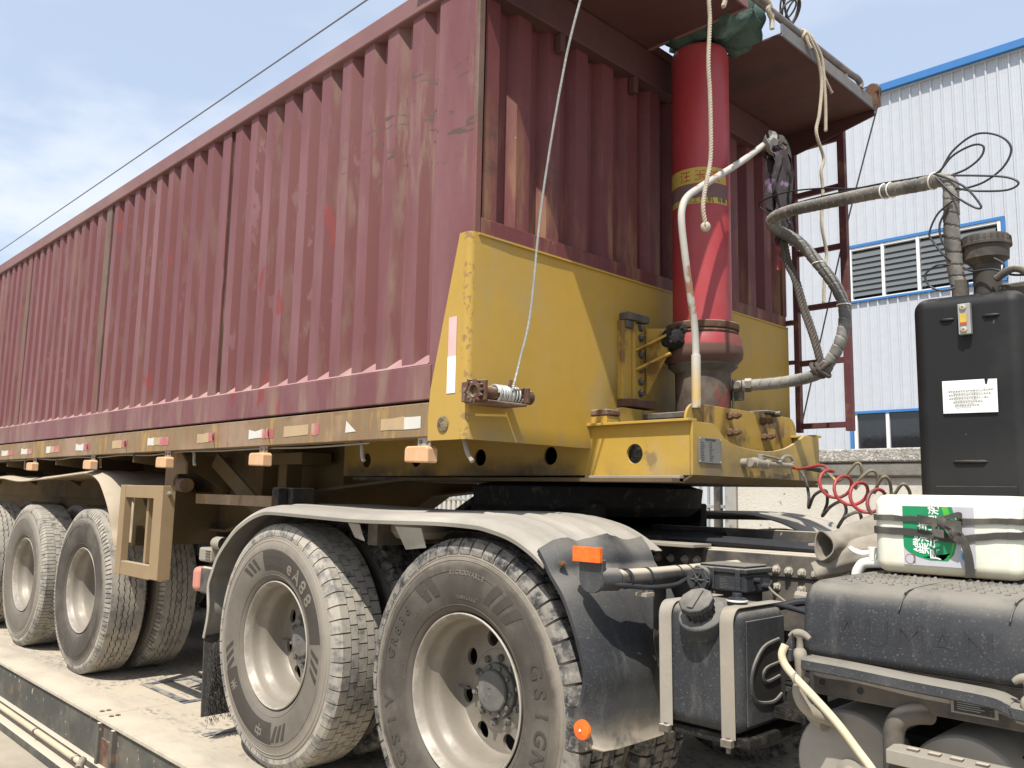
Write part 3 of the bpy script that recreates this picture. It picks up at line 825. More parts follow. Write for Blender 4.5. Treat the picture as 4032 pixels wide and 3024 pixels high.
# side rail and everything hung from it
MB().prism([(1.998, 1.457), (1.998, 1.586), (2.085, 1.586), (2.085, 1.577), (2.006, 1.577), (2.006, 1.466), (2.085, 1.466), (2.085, 1.457)], 'x', -11.7, -2.462).build('side_rail', 'yellow_dusty', TR, bevel=0.003)
tapes = [(-8.31, -7.97, 1), (-7.73, -7.43, 1), (-7.075, -6.76, 2), (-6.41, -6.12, 1), (-5.71, -5.42, 3), (-5.134, -4.83, 2), (-4.458, -4.21, 3), (-3.877, -3.635, 1), (-3.54, -3.24, 4), (-3.03, -2.95, 5), (-2.778, -2.523, 6)]
for a, b, kd in tapes:
    yb, yf = 1.9972, 1.9962
    zz = (1.492, 1.54)
    parts = {1: [(0, .55, 'white_tape'), (.55, 1, 'pink_tape')], 2: [(0, .3, 'white_tape'), (.3, .6, 'tan_tape'), (.6, 1, 'pink_tape')], 3: [(0, .55, 'tan_tape'), (.55, .85, 'pink_tape')], 4: [(0, .72, 'tan_tape'), (.8, 1, 'pink_tape')], 5: [(0, 1, 'white_tape')], 6: [(0, .6, 'tan_tape'), (.6, 1, 'white_tape')]}[kd]
    for s, e, mt in parts:
        x0, x1 = a + (b - a) * s, a + (b - a) * e
        if kd == 5:
            poly = [(x0, 1.492), (x1, 1.495), (x1 - 0.01, 1.50), (x0 + 0.005, 1.541)]
        else:
            j = [random.uniform(-0.004, 0.004) for _ in range(6)]
            poly = [(x0, zz[0] + j[0]), ((x0 + x1) / 2, zz[0] + j[1]), (x1, zz[0] + j[2]), (x1, zz[1] + j[3]), ((x0 + x1) / 2, zz[1] + j[4] - (0.01 if kd == 1 else 0)), (x0, zz[1] + j[5])]
        MB().prism(poly, 'y', yf, yb).build('reflective_tape', mt, TR)
    if kd in (1, 3) and a > -7.5:
        xm = b - 0.02 if kd == 1 else a + (b - a) * 0.9
        MB().add([(xm - 0.035, 1.9955, 1.541), (xm - 0.03, 1.9955, 1.50), (xm + 0.005, 1.975, 1.488), (xm + 0.012, 1.965, 1.525)], [(0, 1, 2), (0, 2, 3)]).build('peeled_tape', 'label_white' if kd == 1 else 'white_tape', TR, solid=0.0008)
lm = None
for x in (-2.517, -3.75, -4.865, -6.09, -7.395, -8.75):
    p = MB().box(x - 0.038, x + 0.038, 2.012, 2.016, 1.40, 1.456).build('lamp_bracket', 'galv', TR)
    if lm is None:
        o = MB().prism([(-0.07, -0.030), (0.07, -0.034), (0.07, 0.022), (0.056, 0.030), (-0.06, 0.030), (-0.07, 0.02)], 'y', -0.028, 0.025).build('marker_lamp', 'amber_dusty', TR, at=(x, 2.0, 1.392), bevel=0.008, seg=3)
        lm = o
    else:
        link('marker_lamp', lm.data, None, TR, (x, 2.0, 1.392), bevel=0.008, seg=3)
    b = MB()
    b.hexbolt((x - 0.02, 2.012, 1.44), (0, -1, 0), 0.008, 0.006).hexbolt((x + 0.02, 2.012, 1.44), (0, -1, 0), 0.008, 0.006)
    b.build('bolt', 'oily_steel', p)
for x in (-2.98, -4.6, -6.06, -7.79):
    MB().tube(catmull([(x - 0.02, 2.05, 1.452), (x, 2.05, 1.44), (x + 0.004, 2.05, 1.40), (x + 0.02, 2.048, 1.375)], 5), 0.009, 8).build('drain_hose', 'strap_steel', TR)
MB().tube(catmull([(-2.31, 2.03, 1.45), (-2.30, 2.03, 1.42), (-2.285, 2.03, 1.39), (-2.26, 2.03, 1.362)], 5), 0.0085, 8).build('drain_hose', 'strap_steel', TR)
w_ = [(-2.9 - 0.45 * k, 2.03, 1.45 - 0.008 * (k % 2) + random.uniform(-.004, .004)) for k in range(14)]
MB().tube(catmull(w_, 5), 0.004, 6).build('lamp_wire', 'strap_steel', TR)
# main beams: gooseneck box and deep rear web, with access holes


def web(y0, y1, name, mat):
    # plate with round holes built as strips around each hole
    m = MB()
    zt, zb = 1.53, 1.331
    holes = [-2.024, -2.473, -2.919, -3.40, -3.832]
    r = 0.039
    bounds = [-1.7695, -2.25, -2.70, -3.15, -3.62, -4.05]
    for k, hx in enumerate(holes):
        xa, xb = bounds[k + 1], bounds[k]
        nseg = 32
        outer, inner = [], []
        for q in range(nseg):
            a = 2 * pi * q / nseg + pi / 4
            dx, dz = cos(a), sin(a)
            inner.append((hx + r * dx, 1.415 + r * dz))
            s = min(((xb - hx) / dx if dx > 1e-6 else 1e9), ((xa - hx) / dx if dx < -1e-6 else 1e9), ((zt - 1.415) / dz if dz > 1e-6 else 1e9), ((zb - 1.415) / dz if dz < -1e-6 else 1e9))
            outer.append((hx + s * dx, 1.415 + s * dz))
        for cnr in ((xb, zt), (xa, zt), (xa, zb), (xb, zb)):
            j = min(range(nseg), key=lambda q: (outer[q][0] - cnr[0]) ** 2 + (outer[q][1] - cnr[1]) ** 2)
            outer[j] = cnr
        vs = []
        for yy in (y0, y1):
            vs += [(x, yy, z) for x, z in outer] + [(x, yy, z) for x, z in inner]
        fs = []
        for q in range(nseg):
            q2 = (q + 1) % nseg
            fs += [(q, q2, nseg + q2, nseg + q), (2 * nseg + q2, 2 * nseg + q, 3 * nseg + q, 3 * nseg + q2), (nseg + q, nseg + q2, 3 * nseg + q2, 3 * nseg + q)]
        m.add(vs, fs)
    return m.build(name, mat, TR, smooth=0)


web(2.67, 2.68, 'gooseneck_web', 'yellow')
web(3.68, 3.69, 'gooseneck_web', 'yellow')
for ya, yb in ((2.672, 2.682), (3.678, 3.688)):
    m = MB().prism([(-4.05, 1.53), (-11.6, 1.53), (-11.6, 0.98), (-5.3, 0.98), (-4.62, 1.13), (-4.41, 1.235), (-4.05, 1.268)], 'y', ya, yb)
    m.build('main_beam_web', 'yellow_shaded', TR)
    pl = [(-1.80, 1.319), (-3.4, 1.319), (-3.93, 1.277), (-4.41, 1.235), (-4.62, 1.13), (-5.3, 0.98), (-11.6, 0.98)]
    rows = []
    for px, pz in pl:
        rows.append([(px, ya - 0.075, pz), (px, yb + 0.075, pz)])
    MB().grid(rows).build('lower_flange', 'yellow_shaded', TR, solid=0.014, smooth=0)
MB().box(-2.25, -1.757, 2.642, 2.70, 1.5305, 1.541).build('upper_flange', 'yellow', TR, bevel=0.002)
MB().box(-2.25, -1.757, 3.66, 3.72, 1.5305, 1.541).build('upper_flange', 'yellow', TR, bevel=0.002)
MB().box(-2.26, -1.80, 2.645, 2.70, 1.304, 1.330).build('bottom_flange_lip', 'strap_steel', TR, bevel=0.003)
MB().box(-4.0, -1.80, 2.70, 3.66, 1.307, 1.325).build('coupler_plate', 'oily_steel', TR)
MB().box(-4.0, -1.80, 2.82, 2.83, 1.332, 1.525).build('hole_shade_sheet', 'grease', TR)  # dark sheet added behind the web holes to stand in for inner shade
# scooped front plate of the gooseneck
poly = [(2.67, 1.331), (2.67, 1.531), (2.808, 1.531), (2.852, 1.507), (2.896, 1.476), (2.94, 1.463), (2.995, 1.454), (3.07, 1.447), (3.147, 1.444), (3.22, 1.445), (3.284, 1.449), (3.374, 1.464), (3.42, 1.477), (3.469, 1.494), (3.52, 1.516), (3.557, 1.531), (3.692, 1.531), (3.692, 1.331)]
MB().prism(poly, 'x', -1.769, -1.757).build('gooseneck_front_plate', 'yellow', TR, bevel=0.002)
MB().prism([(-1.757, 1.3305), (-1.80, 1.306), (-1.815, 1.306), (-1.772, 1.3305)], 'y', 2.671, 3.69).build('front_chamfer', 'yellow_shaded', TR)
DP = MB().box(-1.7565, -1.752, 2.707, 2.857, 1.379, 1.474).build('data_plate', 'plate_metal', TR, bevel=0.001)
m = MB()
for k in range(9):
    zz = 1.455 - k * 0.0082
    m.box(-1.7519, -1.7514, 2.717, 2.733 + random.uniform(0, .01), zz - 0.0012, zz + 0.0012)
    m.box(-1.7519, -1.7514, 2.775, 2.79 + random.uniform(0, .015), zz - 0.0012, zz + 0.0012)
m.build('plate_print', 'ink', DP, kind='stuff')
text_mb = MB()
text_flat(text_mb, '半挂车产品标牌', 0.0105, (-1.7518, 2.782, 1.4655), (0, 1, 0), (0, 0, 1), (1, 0, 0))
text_mb.build('plate_title', 'ink', DP, smooth=0, kind='stuff')
m = MB()
for y, z in ((2.712, 1.384), (2.852, 1.384), (2.712, 1.469), (2.852, 1.469)):
    m.lathe([(0.0035, 0.0), (0.003, 0.002), (0.0, 0.003)], (-1.752, y, z), 'x', 10, caps=False)
m.build('rivet', 'bolt', DP)
# ram seat: front and rear cheek plates with rounded shoulders


def cheek(x, y0, y1, z0, z1, name):
    R = 0.07
    poly = [(y0, z0)]
    for k in range(7):
        a = pi - (pi / 2) * k / 6
        poly.append((y0 + R + R * cos(a), z1 - R + R * sin(a)))
    for k in range(7):
        a = pi / 2 - (pi / 2) * k / 6
        poly.append((y1 - R + R * cos(a), z1 - R + R * sin(a)))
    poly.append((y1, z0))
    return MB().prism(poly, 'x', x - 0.006, x + 0.006).build(name, 'yellow_rusty', TR, bevel=0.002)


CP = cheek(-1.883, 2.807, 3.716, 1.36, 1.624, 'ram_seat_plate')
cheek(-2.183, 2.72, 3.63, 1.36, 1.617, 'ram_seat_plate')
MB().box(-2.177, -1.889, 2.93, 3.46, 1.575, 1.60).build('ram_seat_base', 'oily_steel', TR, bevel=0.004)
MB().box(-2.177, -2.16, 2.96, 2.98, 1.54, 1.60).build('seat_stiffener', 'yellow', TR)
for y, z in ((3.12, 1.59), (3.118, 1.521), (3.394, 1.588), (3.401, 1.521)):
    b = MB().hexbolt((-1.877, y, z), (1, 0, 0), 0.017, 0.022, 0.008).hexbolt((-1.845, y, z), (1, 0, 0), 0.014, 0.018, 0.01)
    b.build('bolt', 'rusty_bolt', CP)
    MB().box(-1.8765, -1.873, y - 0.035, y + 0.03, z - 0.05, z + 0.02).build('rust_patch', 'rust', CP, bevel=0.003) if False else None
MB().cyl((-1.878, 3.5, 1.627), (-1.84, 3.5, 1.627), 0.012).box(-1.95, -1.86, 3.42, 3.52, 1.626, 1.640).build('seat_cap', 'oily_steel', TR, bevel=0.004)
MB().box(-1.8765, -1.874, 2.972, 2.99, 1.54, 1.622).build('rust_weld', 'rust', CP)
# blocks at the guard end
MB().box(-2.25, -2.16, 2.665, 2.755, 1.575, 1.60).build('packing_block', 'rust', TR, bevel=0.006)
MB().box(-2.249, -2.165, 2.67, 2.75, 1.5425, 1.574).build('packing_block', 'yellow', TR, bevel=0.003)
# air line valves
for y in (3.02,):
    V = MB().cyl((-1.757, y, 1.391), (-1.73, y, 1.391), 0.016).build('brake_valve', 'strap_steel', TR)
VV = MB()
pa, pb = Vector((-1.725, 3.02, 1.391)), Vector((-1.735, 3.42, 1.39))
d = (pb - pa).normalized()
L_ = (pb - pa).length
prof = [(0, .018), (.03, .018), (.032, .022), (.055, .022), (.057, .016), (.12, .017), (.122, .021), (.15, .021), (.152, .014), (.20, .015), (.202, .012), (.25, .013), (.36, .011)]
VV.tube([pa + d * s for s, _ in prof], [q for _, q in prof], 14)
VV.build('air_coupling', 'strap_steel', TR, bevel=0.001)
MB().bar((-1.725, 3.11, 1.425), (-1.722, 3.27, 1.413), 0.02, 0.006).bar((-1.725, 3.11, 1.392), (-1.725, 3.11, 1.427), 0.02, 0.016, (1, 0, 0)).build('coupling_lever', 'galv', TR, bevel=0.002)
MB().tube(catmull([(-1.735, 3.28, 1.40), (-1.73, 3.31, 1.425), (-1.73, 3.36, 1.43), (-1.73, 3.39, 1.41), (-1.735, 3.36, 1.398), (-1.735, 3.31, 1.41)], 5, True), 0.0065, 8, closed=True).build('coupling_shackle', 'galv', TR)
MB().cyl((-1.757, 3.28, 1.345), (-1.735, 3.29, 1.34), 0.009).cyl((-1.757, 3.38, 1.352), (-1.735, 3.38, 1.348), 0.008).build('test_plug', 'strap_steel', TR)
MB().cyl((-1.757, 3.56, 1.39), (-1.70, 3.585, 1.378), 0.011, n=14).build('air_coupling', 'oily_steel', TR)
# ---- hydraulic ram
RX, RY = -2.05, 3.2
RAM = MB().lathe([(0.13, 0.0), (0.13, 1.26), (0.123, 1.285), (0.10, 1.30)], (RX, RY, 2.005), 'z', 56).build('hydraulic_ram', 'cylinder_red', TR)
MB().lathe([(0.128, 1.978), (0.158, 1.978), (0.160, 1.984), (0.160, 2.004), (0.157, 2.008), (0.131, 2.010)], (RX, RY, 0), 'z', 56).build('clamp_ring', 'rust', RAM)
MB().lathe([(0.14, 1.955), (0.152, 1.956), (0.157, 1.965), (0.152, 1.976), (0.13, 1.978)], (RX, RY, 0), 'z', 56).build('seal_ring', 'rust', RAM)
MB().lathe([(0.12, 1.955), (0.165, 1.953), (0.172, 1.93), (0.174, 1.90), (0.176, 1.875), (0.172, 1.855), (0.15, 1.83), (0.145, 1.825)], (RX, RY, 0), 'z', 56).build('collar', 'cylinder_red', RAM)
MB().lathe([(0.150, 1.832), (0.152, 1.82), (0.128, 1.80), (0.12, 1.79)], (RX, RY, 0), 'z', 56).build('lower_collar', 'oily_steel', RAM)
MB().lathe([(0.122, 1.80), (0.12, 1.62), (0.135, 1.618), (0.135, 1.60)], (RX, RY, 0), 'z', 56).build('base_tube', 'ram_base', RAM)
a0 = -1.75
for z0, z1, mt, s, e in ((2.628, 2.70, 'band_yellow', -2.9, -0.02), (2.625, 2.555, 'band_worn', -3.0, 0.1), (2.535, 2.562, 'band_yellow', -2.3, 0.02)):
    MB().lathe([(0.1304 if mt == 'band_worn' else 0.1308, min(z0, z1)), (0.1304 if mt == 'band_worn' else 0.1308, max(z0, z1))], (RX, RY, 0), 'z', 40, caps=False, a0=s, a1=e).build('sticker_band', mt, RAM)
lt = MB()
for chs, ac, zz, sz, mt in (('汪', -1.55, 2.66, 0.055, 'ink_red'), ('玉', -1.02, 2.66, 0.055, 'ink_red'), ('液', -0.52, 2.655, 0.055, 'ink_red'), ('州', -1.62, 2.549, 0.03, 'ink'), ('工', -1.2, 2.549, 0.03, 'ink'), ('业', -0.95, 2.549, 0.03, 'ink'), ('机', -0.68, 2.549, 0.03, 'ink'), ('有', -0.35, 2.549, 0.024, 'ink'), ('限', -0.15, 2.549, 0.024, 'ink')):
    vs, fs = text_geo(chs, sz, 0.0004)
    m = MB()
    m.add([(RX + (0.1318 + v.z) * cos(ac + v.x / 0.131), RY + (0.1318 + v.z) * sin(ac + v.x / 0.131), zz + v.y) for v in vs], fs)
    m.build('sticker_character', mt, RAM, smooth=0)
# trunnion bracket on the guard
TB = MB().box(-2.242, -2.205, 2.905, 2.925, 1.665, 2.03).box(-2.242, -2.214, 2.926, 3.0, 1.668, 2.0).build('trunnion_bracket', 'yellow_rusty', TR, bevel=0.003)
MB().box(-2.244, -2.19, 2.85, 3.0, 2.005, 2.04).box(-2.244, -2.20, 2.852, 2.90, 1.97, 2.004).build('upper_block', 'oily_steel', TB, bevel=0.006)
MB().box(-2.246, -2.215, 2.838, 2.903, 1.66, 2.003).build('weld_flange', 'yellow_rusty', TB, bevel=0.004)
MB().box(-2.247, -2.17, 2.84, 3.02, 1.625, 1.662).build('lower_block', 'rust', TB, bevel=0.006)
MB().prism([(2.995, 1.985), (3.09, 1.96), (3.09, 1.83), (3.005, 1.69)], 'x', -2.214, -2.200).prism([(-2.20, 1.985), (-2.09, 1.97), (-2.09, 1.86), (-2.20, 1.69)], 'y', 2.985, 2.997).build('gusset', 'yellow_rusty', TB, bevel=0.002)
for z in (1.90, 1.815):
    MB().bar((-2.21, 2.93, z - 0.02), (-2.07, 2.985, z + 0.045), 0.03, 0.011).build('rib', 'yellow_rusty', TB, bevel=0.002)
for z in (1.985, 1.94, 1.865, 1.80, 1.745, 1.695):
    MB().hexbolt((-2.214, 2.962, z), (1, 0, 0), 0.0135, 0.014, 0, 0.018).build('bolt', 'oily_steel', TB, bevel=0.001)
m = MB()
m.lathe([(0.0, -0.02), (0.03, -0.018), (0.042, -0.004), (0.046, 0.02), (0.05, 0.09), (0.03, 0.10)], (-2.075, 2.985, 1.925), 'y', 20, caps=False)
m.v = [(x + random.uniform(-.004, .004), y + random.uniform(-.005, .005), z + random.uniform(-.004, .004)) for x, y, z in m.v]
m.build('greasy_pin', 'grease', TB)
m = MB()
m.lathe([(0.0, -0.012), (0.022, -0.01), (0.03, 0.01), (0.026, 0.05)], (-2.05, 3.03, 1.965), 'y', 14, caps=False)
m.v = [(x + random.uniform(-.004, .004), y + random.uniform(-.005, .005), z + random.uniform(-.004, .004)) for x, y, z in m.v]
m.build('grease_lump', 'grease', TB)
# bent pipe in front of the ram
BP = MB().tube(catmull([(-1.86, 2.855, 1.60), (-1.86, 2.855, 1.80), (-1.858, 2.845, 1.92), (-1.855, 2.815, 2.03), (-1.85, 2.768, 2.205), (-1.85, 2.746, 2.335), (-1.85, 2.754, 2.40), (-1.85, 2.788, 2.45), (-1.85, 2.865, 2.505), (-1.85, 2.995, 2.587), (-1.85, 3.22, 2.73), (-1.85, 3.50, 2.925)], 6), 0.0145, 14).build('bent_pipe', 'pipe_grey', TR)
MB().cyl((-1.86, 2.855, 1.60), (-1.86, 2.855, 1.815), 0.0185, n=18).build('pipe_socket', 'pipe_grey', BP, bevel=0.002)
# fitting on the ram port
MB().cyl((-1.99, 3.22, 1.732), (-1.90, 3.27, 1.737), 0.022).tube([(-1.93, 3.245, 1.735), (-1.91, 3.262, 1.736)], 0.03, 6).tube([(-1.89, 3.28, 1.738), (-1.865, 3.292, 1.738)], 0.031, 6).build('port_fitting', 'oily_steel', RAM, bevel=0.002)
MB().cyl((-1.93, 3.25, 1.73), (-1.93, 3.25, 1.63), 0.005, n=8).box(-1.955, -1.905, 3.262, 3.30, 1.675, 1.72).build('bleed_rod', 'oily_steel', RAM)
# winch on the guard
WI = MB().box(-2.245, -2.12, 1.955, 1.968, 1.568, 1.64).box(-2.245, -2.12, 2.165, 2.178, 1.574, 1.632).box(-2.245, -2.238, 1.968, 2.165, 1.565, 1.64).box(-2.236, -2.12, 1.97, 2.163, 1.562, 1.571).build('winch', 'rust', TR, bevel=0.003)
m = MB()
pts = []
for k in range(48):
    a = 2 * pi * k / 48
    rr = 0.041 if k % 4 in (0, 1) else 0.031
    pts.append((rr * cos(a), rr * sin(a)))
ny = 1.942
for yy in (ny, ny + 0.012):
    m.v += [(-2.165 + a, yy, 1.602 + b) for a, b in pts] + [(-2.165 + 0.021 * cos(2 * pi * k / 48), yy, 1.602 + 0.021 * sin(2 * pi * k / 48)) for k in range(48)]
for k in range(48):
    k2 = (k + 1) % 48
    m.f += [(k, k2, 48 + k2, 48 + k), (96 + k2, 96 + k, 144 + k, 144 + k2), (k, 96 + k, 96 + k2, k2), (48 + k, 48 + k2, 144 + k2, 144 + k)]
m.build('ratchet_wheel', 'rust', WI, smooth=20)
MB().lathe([(0.021, 1.940), (0.024, 1.940), (0.024, 2.16), (0.0, 2.16)], (-2.165, 0, 1.602), 'y', 24, caps=False).build('drum', 'rust', WI)
MB().lathe([(0.014, 2.178), (0.026, 2.178), (0.026, 2.222), (0.018, 2.222)], (-2.165, 0, 1.602), 'y', 24).build('drum_end', 'rust', WI)
MB().bar((-2.21, 1.948, 1.60), (-2.19, 1.948, 1.645), 0.012, 0.02, (0, 1, 0)).cyl((-2.212, 1.935, 1.605), (-2.212, 1.956, 1.605), 0.009).build('pawl', 'rust', WI, bevel=0.002)
m = MB()
P = []
for k in range(0, 12 * 16):
    a = 2 * pi * k / 16
    y = 2.035 + 0.076 * (k / 192) + 0.003 * sin(k * .11)
    P.append((-2.165 + 0.0305 * cos(a), y, 1.602 + 0.0305 * sin(a)))
for k in range(0, 3 * 16):
    a = 2 * pi * k / 16
    P.append((-2.165 + 0.0305 * cos(a), 2.112 + 0.045 * (k / 48), 1.602 + 0.0305 * sin(a)))
m.tube(P, 0.0038, 6)
m.build('wound_cable', 'wire_rope', WI)
MB().bar((-2.15, 2.098, 1.63), (-2.145, 2.105, 1.655), 0.012, 0.012).build('cable_clamp', 'rust', WI, bevel=0.002)
# ladder on the far front corner
LD = MB()
for x0, x1, xt in ((-2.225, -2.195, 0), (-1.945, -1.905, 1)):
    LD = MB().box(x0, x1, 4.40, 4.435, 1.615, 3.40).build('ladder_rail', 'ladder_red', TR, bevel=0.002)
for z in (1.65, 2.0, 2.31, 2.63, 2.97, 3.25):
    MB().box(-2.195, -1.945, 4.405, 4.43, z - 0.015, z + 0.015).build('ladder_rung', 'ladder_red', TR, bevel=0.002)
MB().box(-2.30, -2.225, 4.39, 4.42, 2.225, 2.25).box(-2.30, -2.225, 4.39, 4.42, 2.0, 2.02).build('ladder_bracket', 'ladder_red', TR)
# under-structure: cross members, outriggers, braces, landing leg
for x in (-5.4, -6.9, -8.2, -9.5, -10.8):
    MB().prism([(2.02, 1.455), (2.665, 1.455), (2.665, 1.22), (2.40, 1.36), (2.02, 1.40)], 'x', x - 0.006, x + 0.006).build('outrigger', 'yellow_shaded', TR)
    MB().box(x - 0.05, x + 0.05, 2.69, 3.67, 1.36, 1.46).build('cross_member', 'yellow_shaded', TR)
MB().prism([(-5.20, 1.455), (-4.93, 1.455), (-4.86, 1.40), (-4.86, 1.33), (-4.98, 1.33), (-5.02, 1.29), (-5.02, 1.0), (-5.14, 1.0), (-5.14, 1.38)], 'y', 2.12, 2.135).build('hanger_plate', 'yellow_dusty', TR, bevel=0.002)
MB().bar((-4.86, 2.3, 1.42), (-4.30, 2.4, 1.05), 0.02, 0.09).build('diagonal_brace', 'yellow_shaded', TR)
MB().box(-4.83, -3.95, 2.18, 2.20, 1.16, 1.215).build('side_bar', 'yellow_dusty', TR)
MB().cyl((-6.2, 2.55, 1.27), (-5.35, 2.35, 1.265), 0.045, n=20).build('tail_pipe', 'yellow_dusty', TR)
for x in (-4.35, -4.62):
    MB().box(x - 0.045, x + 0.045, 2.46, 2.56, 0.55, 1.44).build('landing_leg', 'yellow_shaded', TR, bevel=0.005)
MB().box(-4.72, -4.2, 2.44, 2.60, 0.78, 0.83).build('landing_leg_brace', 'yellow_shaded', TR, bevel=0.004)
MB().box(-4.75, -4.1, 2.43, 2.62, 1.39, 1.455).build('landing_leg_bracket', 'yellow_shaded', TR, bevel=0.004)
MB().box(-4.28, -4.06, 2.36, 2.50, 1.08, 1.26).box(-4.12, -4.10, 2.30, 2.36, 1.05, 1.26).build('gear_box', 'dark_frame', TR, bevel=0.01)
# side under-run frame
UR = MB().box(-5.472, -5.392, 1.985, 2.03, 0.718, 1.26).build('underrun_frame', 'tan_steel', TR, bevel=0.003)
MB().box(-4.955, -4.83, 1.985, 2.06, 0.728, 1.258).build('bar', 'tan_steel', UR, bevel=0.003)
MB().box(-5.391, -4.956, 1.988, 2.028, 1.184, 1.2585).build('bar', 'tan_steel', UR, bevel=0.003)
MB().box(-5.391, -4.956, 1.988, 2.028, 0.722, 0.802).build('bar', 'tan_steel', UR, bevel=0.003)
MB().box(-5.16, -5.13, 2.03, 2.12, 0.80, 1.25).box(-5.13, -5.02, 2.09, 2.12, 0.70, 1.2).build('support', 'tan_steel', UR, bevel=0.003)
MB().hexbolt((-4.83, 2.02, 1.215), (1, 0, 0), 0.012, 0.02, 0.015).build('bolt', 'galv', UR)
# trailer mudguard: thin bent sheet
pts = [(-11.2, 1.30), (-10.4, 1.345), (-9.6, 1.325), (-9.0, 1.30), (-8.307, 1.321), (-7.9, 1.302), (-7.624, 1.298), (-7.038, 1.319), (-6.619, 1.338), (-6.3, 1.352), (-6.182, 1.355), (-6.054, 1.342), (-5.94, 1.31), (-5.865, 1.269), (-5.741, 1.164), (-5.67, 1.08), (-5.62, 0.993), (-5.58, 0.94), (-5.55, 0.895)]
pc = catmull([(a, 0, b) for a, b in pts], 4)
for yy, nm in ((2.0, 0), (3.80, 1)):
    rows = []
    for j in range(9):
        y = yy + 0.62 * j / 8
        rows.append([(p.x + 0.012 * sin(j * 2.4) * (p.z < 1.25), y, p.z + 0.006 * (j % 2) - (0.02 if j == 0 else 0)) for p in pc])
    MB().grid(rows).build('mudguard', 'trailer_fender', TR, solid=0.007, smooth=50)
MB().box(-5.545, -5.535, 2.10, 2.66, 0.88, 1.22).build('mudguard_apron', 'yellow_shaded', TR)
MB().box(-11.3, -5.4, 2.62, 2.65, 1.14, 1.30).build('mudguard_bearer', 'yellow_shaded', TR)
# ------------------------------------------------------------------ wheels
RT = 0.545
TYP = [(0.278, 0.052), (0.290, 0.030), (0.302, 0.020), (0.325, 0.010), (0.36, 0.003), (0.40, 0.0), (0.44, 0.003), (0.47, 0.009), (0.49, 0.015), (0.505, 0.019)]
PAT = {}


def ring_block(m, cs, a0, a1, n=2):
    # cs: cross-section [(r, y)] swept from angle a0 to a1
    k = len(cs)
    vs = []
    for j in range(n + 1):
        a = a0 + (a1 - a0) * j / n
        vs += [(r * cos(a), y, r * sin(a)) for r, y in cs]
    fs = [tuple(range(k)), tuple(n * k + q for q in range(k - 1, -1, -1))]
    for j in range(n):
        for q in range(k):
            q2 = (q + 1) % k
            fs.append((j * k + q, (j + 1) * k + q, (j + 1) * k + q2, j * k + q2))
    m.add(vs, fs)


def tread(kind):
    m = MB()
    RF = RT - 0.016
    g = 2 * pi

    def row(y0, y1, Nn, ph, gap, sh=None):
        for k in range(Nn):
            a0 = g * (k + ph) / Nn
            a1 = g * (k + ph + 1 - gap) / Nn
            e = random.uniform(0, 0.0018)
            if sh == -1:
                cs = [(RF, y1), (RT - e, y1), (RT - e, 0.038), (RT - 0.012, 0.026), (0.508, 0.012), (0.49, 0.012), (0.49, 0.03)]
            elif sh == 1:
                cs = [(RF, y0), (RT - e, y0), (RT - e, 0.242), (RT - 0.012, 0.254), (0.508, 0.268), (0.49, 0.268), (0.49, 0.25)]
            else:
                cs = [(RF, y0), (RT - e, y0), (RT - e, y1), (RF, y1)]
            ring_block(m, cs, a0, a1, 1 if Nn > 45 else 2)

    if kind == 'block':
        Nn = 58
        row(0.03, 0.078, Nn, 0, 0.10, -1)
        row(0.082, 0.116, Nn, 0.5, 0.09)
        row(0.120, 0.160, Nn, 0.15, 0.09)
        row(0.164, 0.198, Nn, 0.65, 0.09)
        row(0.202, 0.25, Nn, 0.1, 0.10, 1)
    elif kind == 'lug':
        Nn = 50
        row(0.03, 0.076, Nn, 0, 0.13, -1)
        row(0.086, 0.136, Nn, 0.45, 0.12)
        row(0.144, 0.194, Nn, 0.95, 0.12)
        row(0.204, 0.25, Nn, 0.4, 0.13, 1)
    elif kind == 'ribs':
        Nn = 66
        cuts = [0.034, 0.079, 0.115, 0.150, 0.186, 0.246]
        for i in range(5):
            rows = {q: [] for q in range(4)}
            for k in range(Nn * 2):
                a = g * k / (Nn * 2)
                zz = 0.0045 * (1 if k % 2 else -1)
                y0 = cuts[i] + (0.0035 + zz if i else 0)
                y1 = cuts[i + 1] - (0.0035 - zz if i < 4 else 0)
                rows[0].append((RF * cos(a), y0, RF * sin(a)))
                rows[1].append((RT * cos(a), y0, RT * sin(a)))
                rows[2].append((RT * cos(a), y1, RT * sin(a)))
                rows[3].append((RF * cos(a), y1, RF * sin(a)))
            m.grid([rows[q] + [rows[q][0]] for q in range(4)])
        row(0.03, 0.036, 110, 0, 0.28, -1)
        row(0.244, 0.25, 110, 0, 0.28, 1)
    else:  # worn bars
        Nn = 62
        row(0.03, 0.095, 124, 0, 0.16, -1)
        row(0.097, 0.138, Nn, 0.3, 0.11)
        row(0.140, 0.181, Nn, 0.8, 0.11)
        row(0.183, 0.25, 124, 0, 0.16, 1)
    me = bpy.data.meshes.new('tread')
    me.from_pydata(m.v, [], m.f)
    import bmesh
    b = bmesh.new()
    b.from_mesh(me)
    bmesh.ops.recalc_face_normals(b, faces=b.faces)
    b.to_mesh(me)
    b.free()
    return me


